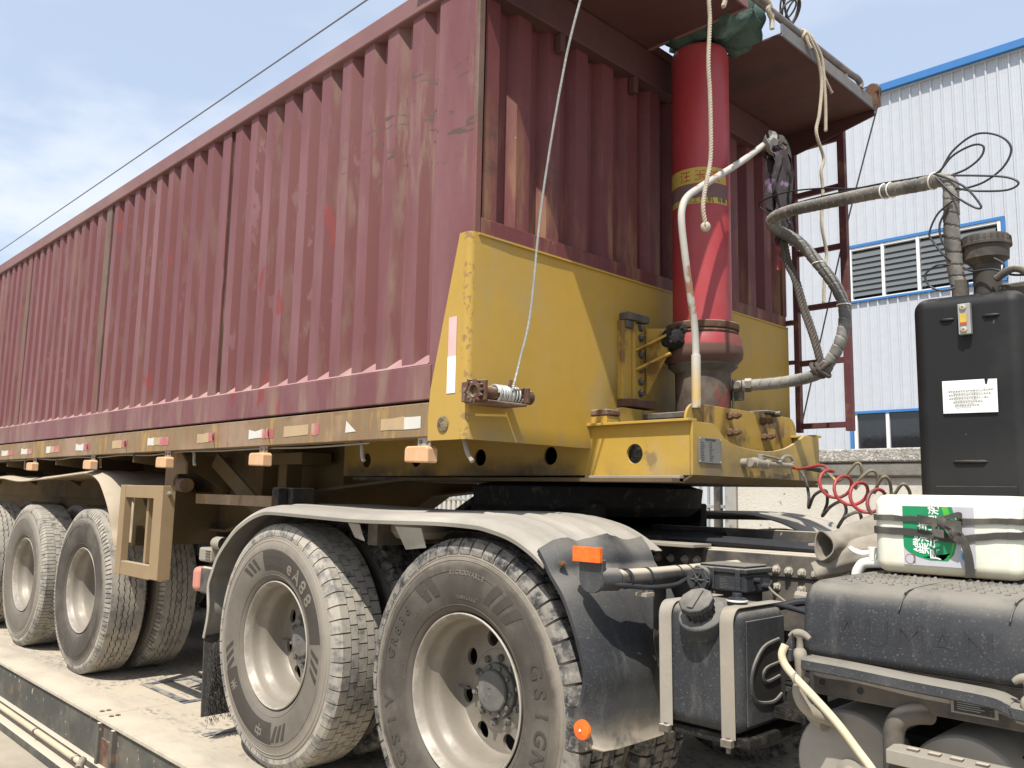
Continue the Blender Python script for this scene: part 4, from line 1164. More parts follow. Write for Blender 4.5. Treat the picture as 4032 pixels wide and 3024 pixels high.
def tyre_mesh():
    m = MB()
    half = TYP + [(0.518, 0.026), (RT - 0.018, 0.036)]
    prof = half + [(r, 0.28 - y) for r, y in reversed(half)]
    m.lathe(prof, (0, 0, 0), 'y', 96, caps=False)
    # moulded rings on both walls
    for rr in (0.312, 0.43, 0.468, 0.482):
        for sgn in (0, 1):
            def yy(r):
                for (a, b), (c, d) in zip(TYP[:-1], TYP[1:]):
                    if a <= r <= c:
                        return b + (d - b) * (r - a) / (c - a)
                return 0.02
            p = [(rr - 0.0025, yy(rr - 0.0025) + 0.001), (rr, yy(rr) - 0.0022), (rr + 0.0025, yy(rr + 0.0025) + 0.001)]
            if sgn:
                p = [(r, 0.28 - y) for r, y in p]
            m.lathe(p, (0, 0, 0), 'y', 96, caps=False)
    return m


def wall_y(r):
    for (a, b), (c, d) in zip(TYP[:-1], TYP[1:]):
        if a <= r <= c:
            return b + (d - b) * (r - a) / (c - a)
    return 0.01


def wall_text(mb, s, ang, rad, size, h=0.0015, step=None, flip=1):
    # ang: angle (0 = +x toward the front, pi/2 = top) of the middle, seen from -y: letters stand with feet toward the hub
    nn = len(s)
    st = step or size * 0.72
    for k, ch in enumerate(s):
        if ch == ' ':
            continue
        vs, fs = text_geo(ch, size, h / 2, bold=size * 0.014)
        a = ang - (k - (nn - 1) / 2) * st / rad
        # seen from -y: x to the right, z up; local x -> tangent clockwise
        mb.add([((rad + v.y) * cos(a - v.x / rad), wall_y(rad + v.y) - 0.0006 - h / 2 - v.z, (rad + v.y) * sin(a - v.x / rad)) for v in vs], fs)


def wall_patch(mb, a0, a1, r0, r1, lift, skew=0.0, n=24):
    rows = []
    for q in range(5):
        r = r0 + (r1 - r0) * q / 4
        rows.append([(r * cos(a0 + (a1 - a0) * k / n + skew * q / 4), wall_y(r) - lift, r * sin(a0 + (a1 - a0) * k / n + skew * q / 4)) for k in range(n + 1)])
    mb.grid(rows)


TM = tyre_mesh()
rimprof = [(0.276, 0.046), (0.283, 0.032), (0.284, 0.026), (0.280, 0.023), (0.275, 0.026), (0.270, 0.040), (0.262, 0.046), (0.258, 0.062), (0.256, 0.085), (0.250, 0.098), (0.238, 0.112), (0.233, 0.128), (0.232, 0.16), (0.229, 0.19), (0.225, 0.208), (0.221, 0.215)]


def rim_mesh():
    m = MB().lathe(rimprof, (0, 0, 0), 'y', 72, caps=False)
    nh, ns = 8, 32
    r0, r1, rh, rc = 0.145, 0.221, 0.0315, 0.183

    def ydisc(r):
        return 0.215 - 0.010 * max(0, (0.221 - r) / 0.071) ** 1.2
    for h in range(nh):
        ac = 2 * pi * h / nh + radians(15)
        hw = pi / nh
        outer, inner = [], []
        for q in range(ns):
            a = 2 * pi * q / ns
            dx, dy = cos(a), sin(a)     # dx radial, dy tangential (angle*rc)
            inner.append((rc + rh * dx, ac + rh * dy / rc))
            s = min((r1 - rc) / dx if dx > 1e-6 else 1e9, (r0 - rc) / dx if dx < -1e-6 else 1e9, hw * rc / abs(dy) if abs(dy) > 1e-6 else 1e9)
            outer.append((rc + s * dx, ac + s * dy / rc))
        for cr_ in ((r1, ac + hw), (r0, ac + hw), (r0, ac - hw), (r1, ac - hw)):
            j = min(range(ns), key=lambda q: (outer[q][0] - cr_[0]) ** 2 + ((outer[q][1] - cr_[1]) * rc) ** 2)
            outer[j] = cr_
        vs = [(r * cos(a), ydisc(r), r * sin(a)) for r, a in outer] + [(r * cos(a), ydisc(r), r * sin(a)) for r, a in inner] + [(r * cos(a), ydisc(r) + 0.014, r * sin(a)) for r, a in inner]
        fs = []
        for q in range(ns):
            q2 = (q + 1) % ns
            fs += [(q, q2, ns + q2, ns + q), (ns + q, ns + q2, 2 * ns + q2, 2 * ns + q)]
        m.add(vs, fs)
    m.lathe([(0.145, 0.204), (0.138, 0.200), (0.128, 0.199), (0.09, 0.199)], (0, 0, 0), 'y', 48, caps=False)
    m.lathe([(0.231, 0.18), (0.250, 0.225), (0.262, 0.25), (0.276, 0.262)], (0, 0, 0), 'y', 48, caps=False)
    return m


RM = rim_mesh()


def hub_mesh():
    m = MB()
    m.lathe([(0.095, 0.200), (0.095, 0.182), (0.092, 0.178), (0.072, 0.177), (0.072, 0.164), (0.068, 0.159), (0.045, 0.154), (0.012, 0.152), (0.010, 0.154), (0.0, 0.154)], (0, 0, 0), 'y', 40, caps=False)
    for k in range(10):
        a = 2 * pi * k / 10
        m.hexbolt((0.083 * cos(a), 0.178, 0.083 * sin(a)), (0, -1, 0), 0.009, 0.008)
    for k in range(10):
        a = 2 * pi * k / 10 + 0.2
        m.hexbolt((0.114 * cos(a), 0.20, 0.114 * sin(a)), (0, -1, 0), 0.0135, 0.018, 0.006)
    m.tube([(-0.215, 0.20, -0.02), (-0.19, 0.195, -0.02), (-0.15, 0.19, -0.02)], 0.005, 8)
    return m


HM = hub_mesh()
WHEEL_CACHE = {}


def wheel(parent, x, y, kind, wall, trm, flip=False, spin=0.0, letters=None, name='wheel'):
    at = (x, y, RT + 0.002)
    c = WHEEL_CACHE
    if 'rim' not in c:
        r = RM.build(name, 'rim', parent, at=at, smooth=40)
        c['rim'] = r.data
    else:
        r = link(name, c['rim'], None, parent, at)
    r.rotation_euler = (0, spin, pi if flip else 0)
    key = 'tyre' + wall
    if key not in c:
        t = TM.build('tyre', wall, r, at=at, smooth=50)
        c[key] = t.data
    else:
        t = link('tyre', c[key], None, r, at)
    key = 'tread' + kind + trm
    if key not in c:
        c[key] = tread(kind)
    link('tread', c[key], trm, r, at, smooth=0)
    if 'hub' not in c:
        h = HM.build('hub', 'hub', r, at=at)
        c['hub'] = h.data
    else:
        link('hub', c['hub'], None, r, at)
    if letters:
        letters(r, at)
    return r


def letters_trailer(word, dark=False):
    def f(r, at):
        mb = MB()
        wall_text(mb, word, radians(62), 0.395, 0.045, 0.0016)
        mb.build('lettering', 'tyre_letter', r, at=at, smooth=0, kind='stuff')
    return f


for i, x in enumerate((-6.22, -7.55, -8.88)):
    kd = ('ribs', 'worn', 'ribs')[i]
    wheel(TR, x, 2.02, kd, 'rubber' if i == 0 else 'rubber_dusty', 'tread_pale', spin=i * 0.7, letters=letters_trailer('MARVEL') if i == 1 else None)
    wheel(TR, x, 2.36, kd, 'rubber_dusty', 'tread_pale', spin=i + 0.3)
    wheel(TR, x, 4.38, kd, 'rubber_dusty', 'tread_pale', True, spin=i + 0.5)
    wheel(TR, x, 4.04, kd, 'rubber_dusty', 'tread_pale', True, spin=i + 0.9)
    MB().cyl((x, 2.3, RT), (x, 4.1, RT), 0.07).build('axle', 'dark_frame', TR)
    MB().box(x - 0.5, x + 0.5, 2.72, 2.80, 0.68, 0.76).box(x - 0.06, x + 0.06, 2.70, 2.82, 0.5, 1.0).build('leaf_spring', 'dark_frame', TR)

# ------------------------------------------------------------------ tractor unit
TT = thing('tractor_truck', 'dusty tractor unit chassis with twin rear axles and grey fenders', 'truck', (-2.0, 3.2, 0))


def letters_near(r, at):
    mb = MB()
    wall_text(mb, 'GR836', radians(152), 0.395, 0.055, 0.002, step=0.047)
    mb.build('lettering', 'tyre_letter_dark', r, at=at, smooth=0, kind='stuff')
    mb = MB()
    wall_text(mb, 'GSIV', radians(206), 0.395, 0.075, 0.002, step=0.068)
    wall_text(mb, 'GSIGN', radians(2), 0.395, 0.075, 0.002, step=0.068)
    for a0, sk in ((108, 0.10), (116, 0.10), (66, -0.10), (58, -0.10), (50, -0.10)):
        a = radians(a0)
        wall_patch(mb, a, a + 0.09, 0.355, 0.435, 0.0018, sk, 6)
    mb.build('lettering', 'tyre_letter_dark', r, at=at, smooth=0, kind='stuff')
    mb = MB()
    wall_text(mb, 'REGROOVABLE', radians(86), 0.425, 0.022, 0.0012, step=0.017)
    wall_text(mb, 'TUBELESS', radians(86), 0.34, 0.016, 0.0012, step=0.013)
    for k in range(22):
        a = random.uniform(0, 2 * pi)
        rr = random.uniform(0.315, 0.40)
        mb.tube([(rr * cos(a), wall_y(rr), rr * sin(a)), (rr * cos(a), wall_y(rr) - 0.006, rr * sin(a))], 0.0009, 4)
    mb.build('small_lettering', 'tyre_letter', r, at=at, smooth=0, kind='stuff')


def letters_second(r, at):
    mb = MB()
    wall_patch(mb, radians(8), radians(104), 0.335, 0.425, 0.0012, 0.0, 40)
    wall_patch(mb, radians(204), radians(278), 0.335, 0.425, 0.0012, 0.0, 40)
    for a0 in (2, -4, -10, 110, 116, 122, 196, 190, 184, 284, 290, 296):
        wall_patch(mb, radians(a0), radians(a0 + 3.4), 0.35, 0.415, 0.0012, 0.10 if a0 in (110, 116, 122, 196, 190, 184) else -0.1, 3)
    mb.build('dark_panel', 'tyre_panel', r, at=at, smooth=0, kind='stuff')
    mb = MB()
    wall_text(mb, 'eA88', radians(52), 0.378, 0.092, 0.0022, step=0.068)
    wall_text(mb, '中', radians(262), 0.378, 0.06, 0.0022)
    wall_text(mb, '米', radians(216), 0.378, 0.05, 0.0022)
    mb.build('lettering', 'tyre_letter', r, at=at, smooth=0, kind='stuff')


wheel(TT, -2.28, 2.005, 'lug', 'rubber', 'tread', spin=0, letters=letters_near)
wheel(TT, -3.585, 2.005, 'block', 'rubber_dusty', 'tread_pale', spin=0, letters=letters_second)
for x, kd, s in ((-2.28, 'lug', 0.4), (-3.585, 'block', 0.9)):
    wheel(TT, x, 2.345, kd, 'rubber', 'tread', spin=s)
    wheel(TT, x, 4.375, kd, 'rubber', 'tread', True, spin=s)
    wheel(TT, x, 4.035, kd, 'rubber', 'tread', True, spin=s + 1)
    MB().cyl((x, 2.3, RT), (x, 4.1, RT), 0.085).cyl((x - 0.16, 3.2, RT), (x + 0.16, 3.2, RT), 0.2).build('axle', 'dark_frame', TT)
# chassis rails
for ya, yb, nm in ((2.72, 2.80, 0), (3.60, 3.68, 1)):
    yo = ya if nm == 0 else yb
    yi = yb if nm == 0 else ya
    MB().prism([(yo, 0.80), (yo, 1.068), (yi, 1.068), (yi, 1.055), (yo + (0.012 if nm == 0 else -0.012), 1.055), (yo + (0.012 if nm == 0 else -0.012), 0.812), (yi, 0.812), (yi, 0.80)], 'x', -4.45, 1.2).build('chassis_rail', 'dark_frame', TT, bevel=0.004)
MB().box(-1.742, 1.2, 2.709, 2.7195, 0.81, 1.0).build('rail_doubler', 'dark_frame', TT, bevel=0.003)
MB().box(-1.742, 1.2, 2.700, 2.7185, 0.985, 1.066).build('rail_doubler', 'dark_frame', TT, bevel=0.008)
for x, z in ((-1.448, 1.012), (-1.402, 1.010), (-1.355, 1.008), (-1.308, 1.006)):
    MB().hexbolt((x, 2.700, z), (0, -1, 0), 0.0115, 0.012, 0.006, 0.015).build('bolt', 'bolt', TT)
for x, z in ((-1.452, 0.955), (-1.362, 0.953), (-1.827, 1.021), (-1.773, 1.021), (-1.89, 1.02), (-1.95, 1.02)):
    MB().hexbolt((x, 2.709 if x > -1.74 else 2.72, z), (0, -1, 0), 0.0115, 0.012, 0.006, 0.015).build('bolt', 'bolt', TT)
MB().box(-2.3, -1.713, 2.60, 2.72, 1.071, 1.083).build('rail_gusset', 'strap_steel', TT, bevel=0.002)
for x in (-4.3, -3.0, -1.6, -0.6):
    MB().box(x - 0.06, x + 0.06, 2.8, 3.6, 0.86, 1.0).build('chassis_cross_member', 'dark_frame', TT, bevel=0.005)
m = MB()
for k, (y, z, r) in enumerate(((2.86, 1.085, 0.012), (2.90, 1.08, 0.016), (2.95, 1.09, 0.011), (3.0, 1.075, 0.018), (3.42, 1.10, 0.014), (3.46, 1.09, 0.018))):
    MB().tube(catmull([(-2.6, y, z - 0.02), (-1.9, y + 0.02 * sin(k), z), (-1.2, y - 0.02 * sin(k * 2), z - 0.01), (-0.5, y, z)], 6), r, 8).build('brake_pipe', 'black_cable', TT)
MB().box(-2.4, -1.0, 3.30, 3.34, 1.07, 1.12).box(-1.9, -1.2, 2.83, 3.55, 1.02, 1.055).build('pipe_tray', 'dark_frame', TT, bevel=0.003)
for x in (-1.40, -1.34, -1.30, -1.26, -1.22):
    MB().box(x - 0.012, x + 0.012, 2.86, 3.1, 1.075, 1.095 + random.uniform(0, .01)).build('pipe_clip', 'strap_steel', TT, bevel=0.002)
# fifth wheel
MB().lathe([(0.0, 1.16), (0.50, 1.16), (0.55, 1.20), (0.56, 1.285), (0.50, 1.302), (0.0, 1.302)], (-2.72, 3.2, 0), 'z', 48, caps=False).build('fifth_wheel', 'grease', TT)
MB().box(-3.1, -2.3, 2.78, 2.84, 1.07, 1.22).box(-3.1, -2.3, 3.56, 3.62, 1.07, 1.22).box(-3.3, -2.0, 2.72, 3.68, 1.07, 1.10).build('fifth_wheel_mount', 'grease', TT, bevel=0.01)
MB().prism([(-3.4, 1.10), (-3.4, 1.115), (-3.15, 1.24), (-3.1, 1.22)], 'y', 2.85, 3.55).build('fifth_wheel_ramp', 'grease', TT)
# near fender, one moulded ribbed shell
fp = [(-4.20, 0.50), (-4.168, 0.63), (-4.185, 0.754), (-4.154, 0.825), (-4.104, 0.906), (-4.014, 0.985), (-3.926, 1.045), (-3.802, 1.10), (-3.70, 1.128), (-3.60, 1.138), (-3.3, 1.134), (-2.96, 1.128), (-2.73, 1.130), (-2.40, 1.136), (-2.215, 1.133), (-2.135, 1.126), (-2.019, 1.102), (-1.928, 1.064), (-1.859, 1.022)]
pc = catmull([(a, 0, b) for a, b in fp], 5)
for side in (0, 1):
    rows = []
    nn = 30
    for j in range(-2, nn + 1):
        row = []
        for i, p in enumerate(pc):
            t = (pc[min(i + 1, len(pc) - 1)] - pc[max(i - 1, 0)]).normalized()
            nrm = Vector((-t.z, 0, t.x))
            if j == -2:
                off, y = -0.006, 1.984
            elif j == -1:
                off, y = 0.008, 1.980
            elif j == 0:
                off, y = 0.022, 1.990
            else:
                y = 1.988 + 0.60 * j / nn
                off = 0.028 + min(j, 4) * 0.003 + (0.006 if (j // 2) % 3 == 1 and j > 3 else 0)
            q = p + nrm * off
            row.append((q.x, y if side == 0 else 6.38 - y, q.z))
        rows.append(row)
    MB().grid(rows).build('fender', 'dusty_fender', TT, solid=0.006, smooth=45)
MB().box(-3.05, -3.02, 2.2, 2.72, 1.02, 1.06).box(-3.07, -3.0, 2.16, 2.3, 1.02, 1.13).build('fender_stay', 'oily_steel', TT, bevel=0.003)
MB().lathe([(0.0, 1.045), (0.10, 1.05), (0.13, 1.08), (0.13, 1.12)], (-2.95, 2.35, 0), 'z', 24, caps=False).build('fender_boss', 'strap_steel', TT)
MB().add([(-2.98, 2.0, 1.12), (-2.9, 2.0, 1.118), (-2.89, 2.02, 1.05), (-2.97, 2.03, 1.06)], [(0, 1, 2, 3)]).build('torn_liner', 'dusty_fender', TT, solid=0.003)
MB().add([(-2.66, 2.0, 1.118), (-2.50, 2.0, 1.118), (-2.505, 2.03, 1.045), (-2.64, 2.04, 1.03)], [(0, 1, 2, 3)]).build('torn_liner', 'strip_grey', TT, solid=0.003)
# black front mudflap moulding, follows the tyre then drops
gp = [(-1.885, 1.075), (-1.850, 1.036), (-1.83, 0.995), (-1.778, 0.934), (-1.733, 0.848), (-1.701, 0.762), (-1.688, 0.711), (-1.69, 0.66), (-1.69, 0.60), (-1.69, 0.54), (-1.68, 0.502), (-1.672, 0.485)]
pc = catmull([(a, 0, b) for a, b in gp], 4)
ep = [(-1.885, 1.070), (-1.858, 1.036), (-1.83, 0.995), (-1.778, 0.934), (-1.733, 0.848), (-1.701, 0.762), (-1.690, 0.711), (-1.703, 0.643), (-1.722, 0.608), (-1.722, 0.562), (-1.705, 0.532), (-1.675, 0.512)]
ec = catmull([(a, 0, b) for a, b in ep], 4)
rows = []
for j in range(-2, 17):
    row = []
    for i, (p, e) in enumerate(zip(pc, ec)):
        t = (pc[min(i + 1, len(pc) - 1)] - pc[max(i - 1, 0)]).normalized()
        nrm = Vector((-t.z, 0, t.x))
        fz = i / (len(pc) - 1)
        if j == -2:
            q = e.copy()
            y = 1.984
        elif j == -1:
            q = e + nrm * 0.012
            y = 1.979
        elif j == 0:
            q = e * 0.55 + (p + nrm * 0.03) * 0.45
            y = 1.986
        else:
            y = 1.985 + 0.495 * j / 16
            off = 0.026 + 0.016 * min(1, j / 3) + (0.014 if 6 <= j <= 9 else 0) * (1 - fz)
            if fz < 0.25:
                off += 0.014 * sin(j * 0.8) * (1 - fz / 0.25)
            q = p + nrm * off
        if fz > 0.8 and -1 <= j <= 2:
            q.z += 0.012 * (3 - j) / 4 * (fz - 0.8) / 0.2
        row.append((q.x, y, q.z))
    rows.append(row)
MG = MB().grid(rows).build('front_mudguard', 'black_plastic', TT, solid=0.005, smooth=50)
MB().prism([(2.235, 0.975), (2.30, 0.985), (2.30, 0.66), (2.285, 0.65), (2.235, 0.80)], 'x', -1.622, -1.617).build('stay_strap', 'dark_frame', MG, bevel=0.001)
for y, z, x in ((2.262, 0.83, -1.617), (2.288, 0.69, -1.617), (2.0, 1.035, -1.80), (2.15, 1.04, -1.79)):
    MB().hexbolt((x, y, z), (1, -0.2, 0.2), 0.009, 0.012, 0.006, 0.012).build('bolt', 'rusty_bolt', MG)
MB().lathe([(0.0, -0.014), (0.018, -0.0135), (0.027, -0.011), (0.029, -0.006), (0.0285, 0.002)], (-1.684, 1.975, 0.568), 'y', 28, caps=False).build('round_reflector', 'orange', MG)
MB().lathe([(0.004, -0.0155), (0.003, -0.017), (0.0, -0.0175)], (-1.684, 1.975, 0.568), 'y', 10, caps=False).build('reflector_pin', 'white_plastic', MG)
# side reflector on its round-ended bracket and tube
SL = MB().prism([(-1.713, 1.06), (-1.621, 1.06), (-1.621, 1.0)] + [(-1.667 + 0.046 * cos(a), 1.0 + 0.04 * sin(a)) for a in [-pi * k / 10 for k in range(1, 10)]] + [(-1.713, 1.0)], 'y', 1.984, 2.0).build('reflector_bracket', 'black_plastic', TT, bevel=0.002)
MB().box(-1.727, -1.621, 1.968, 1.9835, 1.051, 1.0965).build('side_reflector', 'orange', SL, bevel=0.002)
MB().cyl((-1.645, 1.995, 1.002), (-1.62, 2.05, 1.001), 0.034, n=24).build('tube_end', 'black_plastic', SL)
MB().tube([(-1.62, 2.05, 1.001), (-1.60, 2.2, 1.003), (-1.60, 2.50, 1.006), (-1.60, 2.72, 1.008)], [0.029, 0.028, 0.026, 0.026], 20).build('support_tube', 'dark_frame', TT)
for y in (2.07, 2.17, 2.33, 2.39):
    MB().lathe([(0.027, -0.004), (0.0305, -0.004), (0.0305, 0.004), (0.027, 0.004)], (-1.603, y, 1.003), 'y', 22, caps=False).build('cable_tie', 'black_cable', TT)
MB().tube(catmull([(-1.605, 2.02, 0.99), (-1.585, 2.06, 0.985), (-1.57, 2.15, 0.975), (-1.57, 2.28, 0.975), (-1.575, 2.36, 0.99), (-1.55, 2.42, 1.0)], 6), [0.0075 + 0.0008 * (k % 2) for k in range(31)], 10).build('corrugated_loom', 'black_cable', TT)
for x, y, z in ((-1.585, 2.13, 0.968), (-1.575, 2.42, 0.975)):
    MB().box(x - 0.012, x + 0.03, y - 0.02, y + 0.02, z - 0.018, z - 0.006).hexbolt((x + 0.01, y, z - 0.006), (0, 0, 1), 0.009, 0.012).build('tube_clamp', 'strap_steel', TT, bevel=0.001)
MB().bar((-1.57, 2.44, 0.95), (-1.55, 2.46, 0.75), 0.07, 0.006, (0, 1, 0)).build('clamp_plate', 'strap_steel', TT)
# junction box
JB = MB().prism([(-1.535, 0.960), (-1.360, 0.960), (-1.360, 1.018), (-1.535, 1.018)], 'y', 2.35, 2.50).build('junction_box', 'black_plastic', TT, bevel=0.010, seg=3)
MB().box(-1.54, -1.355, 2.344, 2.506, 1.0185, 1.036).build('lid', 'black_plastic', JB, bevel=0.005)
MB().box(-1.528, -1.367, 2.356, 2.494, 1.0365, 1.044).build('lid_top', 'black_plastic', JB, bevel=0.005)
for x in (-1.475, -1.385):
    MB().box(x - 0.008, x + 0.008, 2.338, 2.3435, 0.968, 1.034).build('latch_rib', 'black_plastic', JB, bevel=0.003)
GL = MB().tube([(-1.512, 2.349, 0.995), (-1.507, 2.315, 0.995)], 0.040, 14).build('cable_gland', 'black_plastic', JB, bevel=0.002)
m = MB()
for k in range(6):
    a = pi / 3 * k
    p0 = Vector((-1.507 + 0.030 * cos(a), 2.314, 0.995 + 0.030 * sin(a)))
    p1 = Vector((-1.507 + 0.030 * cos(a + pi / 3), 2.314, 0.995 + 0.030 * sin(a + pi / 3)))
    m.bar(p0, p1, 0.016, 0.008, (0, 1, 0))
    m.bar(p0, (-1.507, 2.306, 0.995), 0.004, 0.008, (0, 1, 0))
m.lathe([(0.0, 0), (0.008, 0), (0.008, 0.01)], (-1.507, 2.302, 0.995), 'y', 12, caps=False)
m.build('gland_hex', 'black_plastic', JB, bevel=0.001)
m = MB()
for k in range(7):
    m.box(-1.452, -1.452 + 0.02 + (0.03 if k > 4 else random.uniform(0, .01)), 2.3492, 2.3496, 1.0 - k * 0.0045, 1.0013 - k * 0.0045)
m.build('moulded_text', 'hub', JB, kind='stuff')
MB().cyl((-1.36, 2.40, 1.0), (-1.335, 2.395, 1.0), 0.009).build('cable_outlet', 'black_cable', JB)
MB().cyl((-1.36, 2.45, 0.98), (-1.33, 2.45, 0.98), 0.011).build('cable_outlet', 'black_cable', JB)
MB().box(-1.50, -1.38, 2.40, 2.48, 0.90, 0.9595).build('box_mount', 'dark_frame', JB)
for pts, r, mt in (([(-1.335, 2.44, 0.98), (-1.32, 2.44, 0.965), (-1.28, 2.44, 0.94)], 0.004, 'line_yellow'), ([(-1.28, 2.40, 0.93), (-1.2, 2.42, 0.95), (-1.12, 2.40, 0.93)], 0.012, 'black_cable'), ([(-1.3, 2.36, 0.945), (-1.2, 2.33, 0.938), (-1.10, 2.32, 0.925)], 0.008, 'black_cable'), ([(-1.25, 2.45, 0.96), (-1.15, 2.45, 0.955), (-1.08, 2.45, 0.945)], 0.016, 'strap_steel')):
    MB().tube(catmull(pts, 6), r, 10).build('air_pipe', mt, TT)
# urea tank
UT = MB().prism([(-1.46, 0.63), (-1.202, 0.63), (-1.202, 0.955), (-1.46, 0.955)], 'y', 2.035, 2.30).build('urea_tank', 'black_plastic', TT, bevel=0.04, seg=5)
bpy.data.objects[UT.name].data.update()
m = MB()
for x in (-1.43, -1.235):
    pr = []
    for k in range(7):
        a = pi - (pi / 2) * k / 6
        pr.append((2.066 + 0.036 * cos(a) - 0.003, 0.918 + 0.041 * sin(a)))
    prof = [(2.0315, 0.625)] + pr + [(2.30, 0.9585)]
    rows = []
    for y, z in prof:
        rows.append([(x - 0.021, y, z), (x - 0.018, y - 0.003, z + 0.001), (x + 0.018, y - 0.003, z + 0.001), (x + 0.021, y, z)])
    s = MB().grid(rows).build('tank_strap', 'strap_steel', UT, solid=0.003, smooth=40)
    MB().cyl((x, 2.03, 0.632), (x, 2.03, 0.59), 0.006, n=10).box(x - 0.016, x + 0.016, 2.016, 2.034, 0.606, 0.626).build('strap_bolt', 'oily_steel', UT, bevel=0.002)
MB().prism([(-1.45, 0.600), (-1.19, 0.600), (-1.19, 0.625), (-1.45, 0.625)], 'y', 2.06, 2.35).build('tank_shelf', 'grease', UT, bevel=0.004)
MB().prism([(2.066, 0.655), (2.066, 0.925), (2.27, 0.925), (2.27, 0.655)], 'x', -1.2018, -1.197).build('end_panel', 'black_plastic', UT, bevel=0.004)
gp = [(2.236, 0.862), (2.15, 0.848), (2.095, 0.80), (2.085, 0.748), (2.115, 0.712), (2.195, 0.700), (2.245, 0.715)]
MB().tube(catmull([(-1.197, a, b) for a, b in gp], 5), 0.0065, 8).tube(catmull([(-1.197, 2.236, 0.800), (-1.197, 2.165, 0.793), (-1.197, 2.145, 0.775), (-1.197, 2.165, 0.757), (-1.197, 2.236, 0.764)], 4), 0.006, 8).build('moulded_grip', 'black_plastic', UT)
MB().prism(gp, 'x', -1.1968, -1.1962).build('grip_recess', 'black_tank', UT)
capd = Vector((0.05, -0.62, 0.78)).normalized()
cp = Vector((-1.318, 2.045, 0.925))
MB().tube([cp - capd * 0.03, cp + capd * 0.012, cp + capd * 0.016], [0.066, 0.066, 0.060], 32).build('filler_ring', 'black_plastic', UT, bevel=0.002)
m = MB()
q0, q1 = cp + capd * 0.016, cp + capd * 0.062
m.tube([q0, q0 + capd * 0.03, q0 + capd * 0.031, q1, q1 + capd * 0.003], [0.038, 0.038, 0.049, 0.049, 0.043], 10)
t1 = capd.cross(Vector((1, 0, 0))).normalized()
m.bar(q1 + t1 * 0.036, q1 - t1 * 0.036, 0.018, 0.016, capd)
m.build('filler_cap', 'black_plastic', UT, bevel=0.003)
m = MB()
t2 = capd.cross(t1)
for k in range(14):
    a = 2 * pi * k / 14
    d = t1 * cos(a) + t2 * sin(a)
    m.bar(q0 + d * 0.034, q0 + d * 0.034 + capd * 0.024, 0.004, 0.014, d)
m.build('cap_rib', 'black_plastic', UT)
MB().lathe([(0.026, 0), (0.028, 0.004), (0.028, 0.016), (0.022, 0.02), (0.014, 0.021), (0.013, 0.032), (0.0, 0.033)], (-1.262, 2.13, 0.957), 'z', 28, caps=False).build('sender_cap', 'black_cable', UT, bevel=0.001)
MB().lathe([(0.027, 0), (0.029, 0.001), (0.029, 0.005), (0.027, 0.006)], (-1.262, 2.13, 0.966), 'z', 28, caps=False).build('cap_band', 'label_white', UT)
# things between the tank and battery box
MB().box(-1.12, -1.10, 2.26, 2.32, 0.62, 0.97).build('upright', 'dark_frame', TT)
MB().box(-1.21, -1.15, 2.46, 2.50, 0.80, 0.94).build('relay_card', 'label_white', TT)
m = MB()
text_flat(m, 'ngati', 0.022, (-1.18, 2.4590, 0.865), (1, 0, 0), (0, 0, 1), (0, -1, 0))
m.build('card_print', 'ink_red', TT)
MB().box(-1.22, -1.14, 2.44, 2.47, 0.945, 0.95).box(-1.22, -1.14, 2.44, 2.47, 0.91, 0.914).build('relay_bracket', 'strap_steel', TT)
# battery box cover
bp_ = [(2.045, 0.865), (2.05, 0.94), (2.056, 0.99), (2.068, 1.02), (2.09, 1.038), (2.125, 1.046), (2.30, 1.05), (2.50, 1.052), (2.53, 1.04), (2.535, 0.865)]
BC = MB().prism(bp_, 'x', -1.035, -0.15).build('battery_cover', 'black_plastic', TT, bevel=0.022, seg=4)
m = MB()
text_flat(m, 'AUMAN', 0.088, (-0.77, 2.0492, 0.938), (1, 0, 0), (0, 0.045, 1), (0, -1, 0.05), extrude=0.0004, spacing=1.2)
m.build('embossed_name', 'black_plastic', BC, smooth=0)
m = MB()
for i in range(34):
    for j in range(8):
        x = -1.0 + i * 0.0255
        if (i % 9) in (0, 8):
            continue
        y = 2.145 + j * 0.05 + (0.025 if i % 2 else 0)
        z = 1.047 + (y - 2.125) * 0.014
        m.add([(x - .006, y - .006, z), (x + .006, y - .006, z), (x + .006, y + .006, z), (x - .006, y + .006, z), (x - .002, y + .001, z + .0055), (x + .002, y + .001, z + .0055)], [(0, 1, 5, 4), (1, 2, 5), (2, 3, 4, 5), (3, 0, 4)])
m.build('anti_slip_stud', 'black_plastic', BC, smooth=0, kind='stuff')
for x in (-0.785, -0.555):
    MB().tube(catmull([(x - 0.01, 2.052, 1.0), (x - 0.006, 2.075, 1.028), (x, 2.125, 1.0455), (x + 0.004, 2.5, 1.0505)], 6), 0.0022, 6).build('rib_line', 'black_plastic', BC)
BB = MB().box(-1.02, -0.15, 2.075, 2.50, 0.772, 0.862).build('battery_tray', 'dark_frame', TT, bevel=0.004)
for x, z in ((-0.996, 0.803), (-0.902, 0.798)):
    MB().lathe([(0.0, 0.0), (0.008, 0.0), (0.008, -0.001)], (x, 2.0745, z), 'y', 16, caps=False).build('tray_hole', 'black_cable', BB)
    MB().lathe([(0.008, 0.001), (0.0095, -0.001), (0.0095, 0.002)], (x, 2.0745, z), 'y', 16, caps=False).build('hole_lip', 'strap_steel', BB)
NP = MB().box(-0.697, -0.602, 2.068, 2.0745, 0.789, 0.826).build('maker_plate', 'strap_steel', BB, bevel=0.001)
MB().box(-0.690, -0.609, 2.0672, 2.0682, 0.793, 0.822).build('plate_field', 'black_plastic', NP)
m = MB()
for k in range(4):
    m.box(-0.683, -0.683 + 0.055 - 0.008 * (k % 2), 2.0666, 2.0671, 0.812 - k * 0.0045, 0.8135 - k * 0.0045)
